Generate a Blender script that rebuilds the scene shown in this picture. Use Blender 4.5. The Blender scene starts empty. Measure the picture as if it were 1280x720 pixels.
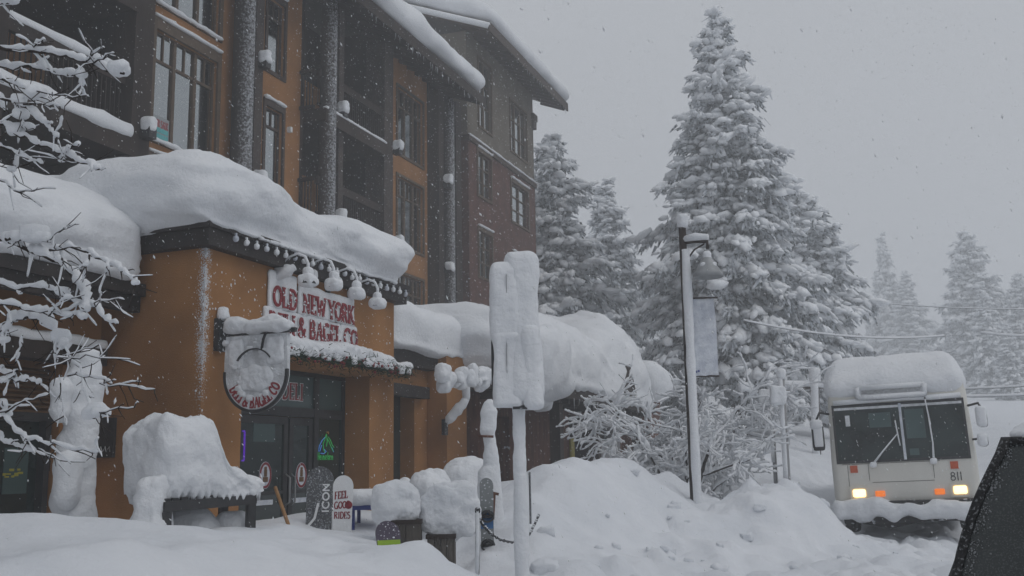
import bpy, math, random
import numpy as np
from mathutils import Matrix, Vector

# ------------------------------------------------------------------ camera, world, sun, exposure
sc = bpy.context.scene
col = sc.collection
FPX = 1250.0                       # focal length in pixels of a 1280 px wide frame
PITCH, ROLL, EYE = math.atan(219/1250.0), 0.018, 1.5
CAMP = np.array([0, 0, EYE])
_fw = np.array([0, math.cos(PITCH), math.sin(PITCH)])
_u0 = np.array([0, -math.sin(PITCH), math.cos(PITCH)])
_r0 = np.array([1.0, 0, 0])
_rt = _r0*math.cos(ROLL) - _u0*math.sin(ROLL)
_up = _u0*math.cos(ROLL) + _r0*math.sin(ROLL)
cd = bpy.data.cameras.new('camera')
cd.sensor_width = 36; cd.lens = FPX/1280*36; cd.clip_end = 2000; cd.clip_start = 0.05
cam = bpy.data.objects.new('camera', cd); col.objects.link(cam); sc.camera = cam
M = Matrix.Identity(4)
for i in range(3):
    M[i][0] = _rt[i]; M[i][1] = _up[i]; M[i][2] = -_fw[i]; M[i][3] = CAMP[i]
cam.matrix_world = M

SUN_EL, SUN_AZ = math.radians(52), math.radians(120)     # azimuth from +Y towards +X
w = bpy.data.worlds.new('World'); sc.world = w; w.use_nodes = True
nt = w.node_tree; nt.nodes.clear()
sky = nt.nodes.new('ShaderNodeTexSky'); sky.sky_type = 'NISHITA'; sky.sun_disc = False
sky.sun_elevation = SUN_EL; sky.sun_rotation = SUN_AZ; sky.dust_density = 5; sky.air_density = 1
hs = nt.nodes.new('ShaderNodeHueSaturation'); hs.inputs['Saturation'].default_value = 0.15
mx = nt.nodes.new('ShaderNodeMixRGB'); mx.inputs[0].default_value = 0.9
mx.inputs[2].default_value = (4.75, 4.95, 5.3, 1)         # even cloud layer
bg = nt.nodes.new('ShaderNodeBackground'); bg.inputs['Strength'].default_value = 0.08
ow = nt.nodes.new('ShaderNodeOutputWorld')
nt.links.new(sky.outputs[0], hs.inputs['Color']); nt.links.new(hs.outputs[0], mx.inputs[1])
nt.links.new(mx.outputs[0], bg.inputs[0]); nt.links.new(bg.outputs[0], ow.inputs[0])
sl = bpy.data.lights.new('sun', 'SUN'); sl.energy = 0.5; sl.angle = math.radians(40); sl.color = (1, .97, .93)
so = bpy.data.objects.new('sun', sl); col.objects.link(so)
so.rotation_euler = Vector((math.sin(SUN_AZ)*math.cos(SUN_EL), math.cos(SUN_AZ)*math.cos(SUN_EL), math.sin(SUN_EL))).to_track_quat('Z', 'Y').to_euler()
so.location = (0, 0, 40)
vs = sc.view_settings
vs.view_transform = 'Standard'; vs.look = 'None'; vs.gamma = 1; vs.exposure = 0.36; vs.use_curve_mapping = False
sc.render.engine = 'CYCLES'
sc.cycles.volume_bounces = 2; sc.cycles.max_bounces = 6; sc.cycles.diffuse_bounces = 3; sc.cycles.glossy_bounces = 2

# ------------------------------------------------------------------ frames: world and building (s along the street, t back from the shop front, z)
ANG = math.radians(21)
F = np.array([math.sin(ANG), math.cos(ANG), 0]); N = np.array([math.cos(ANG), -math.sin(ANG), 0])
O = np.array([-3.84, 12.3, 0]); BROT = math.pi/2 - ANG
def Bw(s, t, z): return O + F*s - N*t + np.array([0, 0, z])
def ray(x, y): return _fw*FPX + _rt*(x-640) - _up*(y-360)
def T(x, y, t):
    d = ray(x, y); q = CAMP + d*(np.dot(O - N*t - CAMP, N)/np.dot(d, N)); return float(np.dot(q-O, F)), float(q[2])
def S(x, y, s):
    d = ray(x, y); q = CAMP + d*(np.dot(O + F*s - CAMP, F)/np.dot(d, F)); return float(-np.dot(q-O, N)), float(q[2])
def at(x, y, D):
    d = ray(x, y); return CAMP + d*(D/d[1])

# ------------------------------------------------------------------ noise
def _hash(i, j, k):
    h = (i*374761393 + j*668265263 + k*2147483647*7 + 1013904223) & 0xFFFFFFFF
    h = ((h ^ (h >> 13))*1274126177) & 0xFFFFFFFF
    h = ((h ^ (h >> 16))*2246822519) & 0xFFFFFFFF
    return ((h ^ (h >> 15)) & 0xFFFF)/32767.5 - 1.0
def vnoise(P):
    P = np.asarray(P, float); I = np.floor(P).astype(np.int64); f = P - I; f = f*f*f*(f*(f*6-15)+10)
    r = 0
    for a in (0, 1):
        for b in (0, 1):
            for c in (0, 1):
                wt = (f[:, 0] if a else 1-f[:, 0])*(f[:, 1] if b else 1-f[:, 1])*(f[:, 2] if c else 1-f[:, 2])
                r = r + wt*_hash(I[:, 0]+a, I[:, 1]+b, I[:, 2]+c)
    return r
def fbm(P, octs=3, gain=.5):
    P = np.asarray(P, float); r = 0; a = 1; q = P.copy()
    for o in range(octs):
        r = r + a*vnoise(q + 17.3*o); q = q*2.03; a *= gain
    return r

# ------------------------------------------------------------------ mesh collector
class MB:
    def __init__(s): s.V = []; s.Q = []; s.T = []; s.n = 0; s.qs = []; s.ts = []
    def add(s, V, Fq=None, Ft=None, smooth=False):
        V = np.asarray(V, float).reshape(-1, 3)
        if Fq is not None and len(Fq): Fq = np.asarray(Fq, int).reshape(-1, 4); s.Q.append(Fq+s.n); s.qs.append(np.full(len(Fq), smooth))
        if Ft is not None and len(Ft): Ft = np.asarray(Ft, int).reshape(-1, 3); s.T.append(Ft+s.n); s.ts.append(np.full(len(Ft), smooth))
        s.V.append(V); s.n += len(V); return s
    def box(s, x0, x1, y0, y1, z0, z1):
        x0, x1 = min(x0, x1), max(x0, x1); y0, y1 = min(y0, y1), max(y0, y1); z0, z1 = min(z0, z1), max(z0, z1)
        V = [(x0,y0,z0),(x1,y0,z0),(x1,y1,z0),(x0,y1,z0),(x0,y0,z1),(x1,y0,z1),(x1,y1,z1),(x0,y1,z1)]
        return s.add(V, [(0,3,2,1),(4,5,6,7),(0,1,5,4),(1,2,6,5),(2,3,7,6),(3,0,4,7)])
    def bar(s, a, b, wd, hg, up=(0, 0, 1)):
        a = np.array(a, float); b = np.array(b, float); d = b-a; d /= np.linalg.norm(d); u = np.array(up, float)
        sd = np.cross(d, u); sd /= np.linalg.norm(sd); u = np.cross(sd, d)
        V = []
        for p in (a, b):
            for i, j in ((-1,-1),(1,-1),(1,1),(-1,1)): V.append(p + sd*i*wd/2 + u*j*hg/2)
        return s.add(V, [(0,1,2,3),(7,6,5,4),(0,4,5,1),(1,5,6,2),(2,6,7,3),(3,7,4,0)])
    def tube(s, pts, rad, n=8, flat=1.0, caps=True, smooth=True):
        P = np.asarray(pts, float); m = len(P)
        R = np.full(m, rad, float) if np.isscalar(rad) else np.asarray(rad, float)
        Tn = np.gradient(P, axis=0); Tn /= (np.linalg.norm(Tn, axis=1)[:, None]+1e-9)
        u = np.array([0, 0, 1.0]) if abs(Tn[0][2]) < .9 else np.array([1.0, 0, 0])
        V = []; an = np.arange(n)*2*math.pi/n
        for i in range(m):
            u = u - Tn[i]*np.dot(u, Tn[i]); u /= np.linalg.norm(u)+1e-9; v = np.cross(Tn[i], u)
            V.append(P[i] + R[i]*(np.cos(an)[:, None]*u*flat + np.sin(an)[:, None]*v))
        V = np.concatenate(V); q = []
        a = np.arange(n); b = (a+1) % n
        for i in range(m-1): q.append(np.stack([i*n+a, i*n+b, (i+1)*n+b, (i+1)*n+a], 1))
        t = None
        if caps:
            V = np.concatenate([V, P[:1], P[-1:]]); c0 = m*n; c1 = c0+1
            t = [(c0, int(b[k]), int(a[k])) for k in range(n)] + [(c1, (m-1)*n+int(a[k]), (m-1)*n+int(b[k])) for k in range(n)]
        return s.add(V, np.concatenate(q), t, smooth)
    def cone(s, a, b, r0, r1, n=16, smooth=True): return s.tube([a, b], [r0, r1], n, smooth=smooth)
    def lathe(s, prof, c=(0, 0, 0), n=20):
        V = []; q = []
        an = np.arange(n)*2*math.pi/n
        for r, z in prof: V.append(np.stack([c[0]+r*np.cos(an), c[1]+r*np.sin(an), np.full(n, c[2]+z)], 1))
        a = np.arange(n); b = (a+1) % n
        for i in range(len(prof)-1): q.append(np.stack([i*n+a, i*n+b, (i+1)*n+b, (i+1)*n+a], 1))
        return s.add(np.concatenate(V), np.concatenate(q), None, True)
    def prism(s, out, fn, d0, d1):
        """closed outline (u,v) extruded from depth d0 to d1; fn(u,v,d) -> point"""
        n = len(out); c = np.mean(out, axis=0)
        V = [fn(u, v, d0) for u, v in out] + [fn(u, v, d1) for u, v in out] + [fn(c[0], c[1], d0), fn(c[0], c[1], d1)]
        q = [(i, (i+1) % n, n+(i+1) % n, n+i) for i in range(n)]
        t = [(2*n, (i+1) % n, i) for i in range(n)] + [(2*n+1, n+i, n+(i+1) % n) for i in range(n)]
        return s.add(V, q, t)
    def rbox(s, c, e, r, n=10, amp=0, freq=2.0, seed=0, warp=None, octs=3):
        """rounded, lumpy box: centre c, half extents e, edge radii r"""
        e = np.array(e, float); r = np.minimum(np.broadcast_to(np.array(r, float), (3,)), e*.999)
        nn = (n, n, n) if np.isscalar(n) else n
        V = []; Q = []; k = 0
        for ax in range(3):
            a1, a2 = [(1, 2), (2, 0), (0, 1)][ax]
            g1 = np.linspace(-1, 1, nn[a1]+1); g2 = np.linspace(-1, 1, nn[a2]+1)
            G1, G2 = np.meshgrid(g1, g2, indexing='ij')
            for sg in (-1, 1):
                P = np.zeros((G1.size, 3)); P[:, ax] = sg; P[:, a1] = G1.ravel(); P[:, a2] = G2.ravel(); V.append(P)
                i, j = np.meshgrid(np.arange(nn[a1]), np.arange(nn[a2]), indexing='ij'); m2 = nn[a2]+1
                A = (i*m2+j).ravel(); Bq = ((i+1)*m2+j).ravel(); Cq = ((i+1)*m2+j+1).ravel(); D = (i*m2+j+1).ravel()
                f = np.stack([A, Bq, Cq, D], 1) if sg > 0 else np.stack([A, D, Cq, Bq], 1)
                Q.append(f+k); k += len(P)
        V = np.concatenate(V); Q = np.concatenate(Q)
        key = np.round(V*1e5).astype(np.int64)
        _, idx, inv = np.unique(key, axis=0, return_index=True, return_inverse=True)
        V = V[idx]; Q = np.asarray(inv).reshape(-1)[Q]
        q = V*e; core = np.clip(q, -(e-r), e-r); d = (q-core)/r
        L = np.linalg.norm(d, axis=1)[:, None]; nrm = d/np.maximum(L, 1e-9)
        P = np.where(L > 1e-6, core + nrm*r, q)
        if amp: P = P + nrm*(amp*fbm(P*freq + seed*7.7 + np.array(c)*.0, octs))[:, None]
        P = P + np.array(c)
        if warp: P = warp(P)
        return s.add(P, Q, None, True)
    def ribbon(s, pts, wd, fn, d0, d1, closed=False):
        """flat stroke of width wd along 2-D polyline, extruded between depths"""
        P = np.asarray(pts, float); m = len(P)
        if closed: Tn = np.roll(P, -1, 0)-np.roll(P, 1, 0)
        else: Tn = np.gradient(P, axis=0)
        Tn /= (np.linalg.norm(Tn, axis=1)[:, None]+1e-9); Nn = np.stack([-Tn[:, 1], Tn[:, 0]], 1)
        Lf = P+Nn*wd/2; Rt = P-Nn*wd/2
        V = [fn(u, v, d0) for u, v in Lf]+[fn(u, v, d0) for u, v in Rt]+[fn(u, v, d1) for u, v in Lf]+[fn(u, v, d1) for u, v in Rt]
        q = []
        for i in range(m if closed else m-1):
            j = (i+1) % m
            q += [(2*m+i, 3*m+i, 3*m+j, 2*m+j), (i, j, m+j, m+i), (i, 2*m+i, 2*m+j, j), (m+i, m+j, 3*m+j, 3*m+i)]
        if not closed: q += [(0, m, 3*m, 2*m), (m-1, 3*m-1, 4*m-1, 2*m-1)]
        return s.add(V, q)
    def mesh(s, name, mat, off):
        V = np.concatenate(s.V) - np.array(off, float)
        me = bpy.data.meshes.new(name)
        Q = np.concatenate(s.Q) if s.Q else np.zeros((0, 4), int); Tt = np.concatenate(s.T) if s.T else np.zeros((0, 3), int)
        me.vertices.add(len(V)); me.vertices.foreach_set('co', V.ravel().astype(np.float32))
        nl = Q.size+Tt.size; me.loops.add(nl); me.loops.foreach_set('vertex_index', np.concatenate([Q.ravel(), Tt.ravel()]).astype(np.int32))
        npoly = len(Q)+len(Tt); me.polygons.add(npoly)
        st = np.concatenate([np.arange(len(Q))*4, Q.size+np.arange(len(Tt))*3]).astype(np.int32)
        me.polygons.foreach_set('loop_start', st)
        sm = np.concatenate((s.qs or [np.zeros(0, bool)])+(s.ts or [np.zeros(0, bool)]))
        me.polygons.foreach_set('use_smooth', sm.astype(bool))
        me.update(calc_edges=True); me.validate(); me.materials.append(mat); return me

OFF = {}
def tag(o, label=None, cat=None, group=None, kind=None):
    if label: o['label'] = label
    if cat: o['category'] = cat
    if group: o['group'] = group
    if kind: o['kind'] = kind
    return o
def thing(name, label, cat, loc=(0, 0, 0), frame='w', rot=(0, 0, 0), group=None):
    o = bpy.data.objects.new(name, None); col.objects.link(o); o.empty_display_size = .2
    if frame == 'w': o.location = loc; OFF[o.name] = tuple(loc)
    elif frame == 'b': o.location = Bw(*loc); o.rotation_euler = (0, 0, BROT); OFF[o.name] = tuple(loc)
    else: o.location = loc; o.rotation_euler = rot; OFF[o.name] = (0, 0, 0)
    return tag(o, label, cat, group)
def obj(name, mb, mat, parent=None, frame='w', loc=None):
    """one mesh object; a child takes its parent's frame"""
    if parent is not None:
        off = OFF[parent.name]; o = bpy.data.objects.new(name, mb.mesh(name, mat, off)); o.parent = parent; OFF[o.name] = off
    else:
        if loc is None:
            V = np.concatenate(mb.V); loc = (V[:, 0].mean(), V[:, 1].mean(), V[:, 2].min())
        o = bpy.data.objects.new(name, mb.mesh(name, mat, loc)); OFF[o.name] = tuple(loc)
        if frame == 'b': o.location = Bw(*loc); o.rotation_euler = (0, 0, BROT)
        else: o.location = loc
    col.objects.link(o); return o
def dup(root, loc=None, rot=None, scale=None, label=None):
    r = root.copy(); col.objects.link(r)
    if loc is not None: r.location = loc
    if rot is not None: r.rotation_euler = rot
    if scale is not None: r.scale = scale
    if label: r['label'] = label
    for ch in list(root.children):
        c = ch.copy(); col.objects.link(c); c.parent = r
        for g in list(ch.children):
            d = g.copy(); col.objects.link(d); d.parent = c
    return r

# ------------------------------------------------------------------ materials
def mat(name, c0, c1=None, rough=.7, scale=4, bump=0, bscale=30, spec=.3, metal=0, stretch=None, detail=4, speck=None, emit=None, contrast=(.35, .65), coat=0, spc=(.68, .705, .75), wind=None, corner=False):
    m = bpy.data.materials.new(name); m.use_nodes = True; t = m.node_tree; n = t.nodes; L = t.links
    b = n['Principled BSDF']; b.inputs['Roughness'].default_value = rough; b.inputs['Metallic'].default_value = metal
    b.inputs['Specular IOR Level'].default_value = spec
    tc = n.new('ShaderNodeTexCoord'); mp = n.new('ShaderNodeMapping'); L.new(tc.outputs['Object'], mp.inputs[0])
    if stretch: mp.inputs['Scale'].default_value = stretch
    if coat: b.inputs['Coat Weight'].default_value = coat
    no = n.new('ShaderNodeTexNoise'); no.inputs['Scale'].default_value = scale; no.inputs['Detail'].default_value = detail; L.new(mp.outputs[0], no.inputs['Vector'])
    rp = n.new('ShaderNodeValToRGB'); rp.color_ramp.elements[0].position = contrast[0]; rp.color_ramp.elements[1].position = contrast[1]
    rp.color_ramp.elements[0].color = (*c0, 1); rp.color_ramp.elements[1].color = (*(c1 or c0), 1)
    L.new(no.outputs['Fac'], rp.inputs[0]); src = rp.outputs[0]
    if speck:      # snow stuck to the surface in flecks: (scale, threshold, softness[, blob scale])
        s2 = n.new('ShaderNodeTexNoise'); s2.inputs['Scale'].default_value = speck[0]; s2.inputs['Detail'].default_value = 7 if wind else 3; s2.inputs['Roughness'].default_value = .72 if wind else .5; L.new(tc.outputs['Object'], s2.inputs['Vector'])
        r2 = n.new('ShaderNodeValToRGB'); r2.color_ramp.elements[0].position = speck[1]; r2.color_ramp.elements[1].position = speck[1]+speck[2]
        if wind:   # wind driven snow sticks to the side that faces the storm
            ge = n.new('ShaderNodeNewGeometry'); dp = n.new('ShaderNodeVectorMath'); dp.operation = 'DOT_PRODUCT'; dp.inputs[1].default_value = wind; L.new(ge.outputs['Normal'], dp.inputs[0])
            ad = n.new('ShaderNodeMath'); ad.operation = 'ADD'; L.new(dp.outputs['Value'], ad.inputs[0]); L.new(s2.outputs['Fac'], ad.inputs[1]); L.new(ad.outputs[0], r2.inputs[0])
        elif corner:   # blown snow caught along the building's near corner (object x = y = 0)
            sx = n.new('ShaderNodeSeparateXYZ'); L.new(tc.outputs['Object'], sx.inputs[0]); prev = None
            def mth(op, a, b=None):
                q = n.new('ShaderNodeMath'); q.operation = op
                for k, v in enumerate((a, b)):
                    if v is None: continue
                    if isinstance(v, (int, float)): q.inputs[k].default_value = v
                    else: L.new(v, q.inputs[k])
                return q.outputs[0]
            dd = mth('ADD', mth('ABSOLUTE', sx.outputs[0]), mth('ABSOLUTE', sx.outputs[1]))
            nb2 = n.new('ShaderNodeTexNoise'); nb2.inputs['Scale'].default_value = 7; L.new(tc.outputs['Object'], nb2.inputs['Vector'])
            mk = mth('MAXIMUM', mth('SUBTRACT', 1.0, mth('DIVIDE', dd, .17)), 0.0)
            zf = mth('MINIMUM', mth('MAXIMUM', mth('MULTIPLY', mth('SUBTRACT', sx.outputs[2], 1.75), .8), 0.0), 1.0)
            bo = mth('MULTIPLY', mth('MULTIPLY', mk, zf), mth('MULTIPLY', nb2.outputs['Fac'], .62))
            L.new(mth('ADD', bo, s2.outputs['Fac']), r2.inputs[0])
        else: L.new(s2.outputs['Fac'], r2.inputs[0])
        mm = n.new('ShaderNodeMixRGB'); L.new(r2.outputs[0], mm.inputs[0]); L.new(src, mm.inputs[1]); mm.inputs[2].default_value = (*spc, 1); src = mm.outputs[0]
    L.new(src, b.inputs['Base Color'])
    if bump:
        nb = n.new('ShaderNodeTexNoise'); nb.inputs['Scale'].default_value = bscale; nb.inputs['Detail'].default_value = 10; nb.inputs['Roughness'].default_value = .62; L.new(mp.outputs[0], nb.inputs['Vector'])
        bm = n.new('ShaderNodeBump'); bm.inputs['Strength'].default_value = bump; bm.inputs['Distance'].default_value = .05; L.new(nb.outputs['Fac'], bm.inputs['Height']); L.new(bm.outputs[0], b.inputs['Normal'])
    if emit: b.inputs['Emission Color'].default_value = (*emit[0], 1); b.inputs['Emission Strength'].default_value = emit[1]
    return m
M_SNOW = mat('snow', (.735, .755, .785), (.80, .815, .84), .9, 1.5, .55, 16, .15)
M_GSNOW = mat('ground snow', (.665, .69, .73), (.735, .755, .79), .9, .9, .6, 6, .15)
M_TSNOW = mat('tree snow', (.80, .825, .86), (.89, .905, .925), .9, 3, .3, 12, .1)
M_STUCCO = mat('ochre stucco', (.235, .113, .044), (.385, .190, .074), .85, .8, .35, 60, .2)
M_STUCCOC = mat('ochre stucco with a snow blown corner', (.235, .113, .044), (.385, .190, .074), .85, .8, .35, 60, .2, speck=(55, .69, .06), spc=(.55, .57, .60), corner=True)
M_STUCCO2 = mat('ochre stucco upper', (.26, .125, .048), (.35, .170, .066), .85, 1.0, .3, 50, .2, speck=(5, .70, .06))
M_DARK = mat('dark brown timber', (.020, .014, .012), (.040, .028, .023), .7, 3, .3, 20, .25, stretch=(1, 1, .2))
M_DARKS = mat('dark timber flecked with snow', (.035, .026, .023), (.06, .045, .038), .75, 3, .3, 20, .25, speck=(38, .60, .15), spc=(.35,.37,.4))
M_LOG = mat('log column dusted with snow', (.030, .026, .025), (.055, .046, .042), .85, 2, .5, 18, .2, speck=(16, .57, .20), stretch=(1, 1, .3), spc=(.46, .48, .51), wind=(.15, -.05, 0))
M_FASCIA = mat('black brown fascia', (.018, .015, .015), (.035, .028, .026), .6, 4, .2, 30, .3, speck=(30, .66, .08), spc=(.4,.42,.45))
M_TRIM = mat('brown window trim', (.085, .058, .038), (.115, .08, .054), .6, 5, 0, 1, .3)
M_TRIMD = mat('dark brown casing', (.045, .030, .024), (.065, .045, .036), .6, 5, 0, 1, .3)
M_PANE = mat('window pane', (.15, .175, .182), (.25, .275, .28), .12, .6, 0, 1, .6)
M_PANED = mat('dark window pane', (.020, .026, .028), (.05, .06, .062), .08, .8, 0, 1, .6)
M_GLASS = mat('shop glass', (.012, .020, .020), (.022, .034, .033), .07, 1.2, 0, 1, .6)
M_TEAL = mat('teal transom glass', (.05, .085, .085), (.07, .11, .108), .15, 1, 0, 1, .5)
M_BRICK = mat('red brown shingle', (.085, .043, .035), (.135, .066, .052), .85, 2.2, .5, 24, .2, speck=(7, .66, .05))
M_STONE = mat('grey taupe stucco', (.13, .112, .090), (.165, .145, .12), .85, 1.5, .3, 40, .2, speck=(6, .69, .05))
M_REDW = mat('weathered red brown siding', (.085, .038, .028), (.15, .072, .05), .8, 3, .4, 14, .2, stretch=(4, 4, .5), speck=(9, .67, .05))
M_BLACK = mat('black metal', (.02, .02, .022), (.035, .035, .037), .5, 8, 0, 1, .4)
M_BLACKS = mat('black metal flecked with snow', (.02, .021, .023), (.035, .036, .038), .55, 8, 0, 1, .4, speck=(25, .60, .06))
M_RED = mat('dark red letters', (.21, .02, .028), (.28, .03, .038), .5, 20, 0, 1, .3)
M_WHITE = mat('white paint', (.72, .73, .74), (.78, .79, .80), .5, 3, 0, 1, .4)
M_GREEN = mat('garland green', (.012, .03, .016), (.03, .055, .028), .8, 30, 0, 1, .2)
M_BERRY = mat('garland red', (.16, .012, .018), (.24, .02, .03), .5, 20, 0, 1, .3)
M_NEEDLE = mat('conifer needles flecked with snow', (.035, .048, .045), (.06, .075, .068), .85, 6, 0, 1, .1, speck=(5, .39, .10), spc=(.58, .61, .65))
M_BARK = mat('bark', (.045, .036, .032), (.09, .075, .065), .9, 6, .5, 20, .1, stretch=(1, 1, .3))
M_TWIG = mat('twig bark', (.030, .024, .022), (.055, .045, .04), .85, 12, 0, 1, .1)
M_BUS = mat('white bus paint', (.63, .615, .565), (.71, .695, .645), .4, 1.2, 0, 1, .4, speck=(5, .74, .08))
M_RUBBER = mat('rubber', (.018, .018, .019), (.035, .035, .035), .8, 12, .3, 30, .2, speck=(9, .62, .08))
M_CARP = mat('black car paint', (.010, .011, .012), (.018, .019, .02), .35, 4, 0, 1, .5, coat=.3)
def clear_glass(name, tint, k=.40):
    m = bpy.data.materials.new(name); m.use_nodes = True; t = m.node_tree; t.nodes.clear()
    tr = t.nodes.new('ShaderNodeBsdfTransparent'); tr.inputs[0].default_value = (*tint, 1); gl = t.nodes.new('ShaderNodeBsdfGlossy'); gl.inputs['Roughness'].default_value = .06; gl.inputs[0].default_value = (.85, .9, .92, 1)
    fr = t.nodes.new('ShaderNodeFresnel'); fr.inputs[0].default_value = 1.6; ad = t.nodes.new('ShaderNodeMath'); ad.operation = 'ADD'; ad.inputs[1].default_value = k; t.links.new(fr.outputs[0], ad.inputs[0])
    mx = t.nodes.new('ShaderNodeMixShader'); t.links.new(ad.outputs[0], mx.inputs[0]); t.links.new(tr.outputs[0], mx.inputs[1]); t.links.new(gl.outputs[0], mx.inputs[2]); o = t.nodes.new('ShaderNodeOutputMaterial'); t.links.new(mx.outputs[0], o.inputs[0]); return m
M_CLEAR = clear_glass('clear window glass', (.82, .88, .88)); M_CURT = mat('pale curtain', (.34, .37, .38), (.52, .55, .555), .9, 3, 0, 1, .1, stretch=(6, 1, .15)); M_ROOM = mat('backing painted dark as a room', (.015, .014, .013), (.035, .03, .027), .9, 2)
M_FLAKE = bpy.data.materials.new('falling flake'); M_FLAKE.use_nodes = True; _t = M_FLAKE.node_tree; _t.nodes.clear()
_a = _t.nodes.new('ShaderNodeBsdfDiffuse'); _b = _t.nodes.new('ShaderNodeBsdfTranslucent'); _m = _t.nodes.new('ShaderNodeMixShader'); _o = _t.nodes.new('ShaderNodeOutputMaterial')
for _q in (_a, _b): _q.inputs[0].default_value = (.95, .96, .97, 1)
_t.links.new(_a.outputs[0], _m.inputs[1]); _t.links.new(_b.outputs[0], _m.inputs[2]); _t.links.new(_m.outputs[0], _o.inputs[0])
M_FROST = mat('frost flecked glass', (.012, .016, .016), (.024, .030, .030), .2, 2, 0, 1, .5, speck=(170, .52, .12), spc=(.052, .058, .058))
M_RIME = mat('rimed car seal', (.018, .018, .019), (.035, .035, .037), .7, 5, .6, 60, .2, speck=(95, .56, .10), spc=(.22, .23, .24))
M_WOOD = mat('weathered grey wood', (.07, .062, .055), (.13, .115, .10), .85, 4, .4, 20, .2, stretch=(3, 3, .4))
M_HANDLE = mat('wooden handle', (.28, .15, .06), (.36, .2, .09), .6, 8, 0, 1, .3)
M_BLUE = mat('blue plastic', (.02, .035, .16), (.03, .05, .22), .5, 6, 0, 1, .3)
M_LOUVRE = mat('tan louvre', (.13, .075, .035), (.18, .10, .05), .7, 6, 0, 1, .2)
M_POLE = mat('grey steel', (.22, .225, .23), (.3, .3, .31), .5, 6, 0, 1, .4)
M_SHADE = mat('grey lamp metal', (.24, .25, .26), (.32, .33, .34), .45, 6, 0, 1, .5)
M_BANNER = mat('banner cloth under frost', (.50, .53, .60), (.70, .73, .78), .85, 7, .5, 25, .1)
M_SGN = mat('sign face under frost', (.52, .53, .55), (.75, .77, .8), .85, 9, .6, 20, .1)
M_HEAD = mat('lit headlight', (1, .9, .7), None, .3, 5, emit=((1, .66, .28), 1.9))
M_AMBER = mat('lit amber lamp', (.8, .2, .03), None, .3, 5, emit=((1, .22, .03), .42))
M_REFL = mat('red orange reflector', (.45, .07, .02), (.55, .10, .03), .3, 40, 0, 1, .5)
def neon(nm, c, e): return mat(nm, tuple(.25*x for x in c), None, .4, 5, emit=(c, e))
M_NG = neon('green neon', (.05, .70, .14), .20); M_NB = neon('blue neon', (.12, .35, 1.0), .28); M_NP = neon('purple neon', (.22, .05, .95), .22)
M_NO = neon('orange neon', (.8, .35, .05), .12)

# ------------------------------------------------------------------ stroke lettering
def arc(cx, cy, rx, ry, a0, a1, n=14): return [(cx+rx*math.cos(math.radians(a0+(a1-a0)*i/n)), cy+ry*math.sin(math.radians(a0+(a1-a0)*i/n))) for i in range(n+1)]
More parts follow.
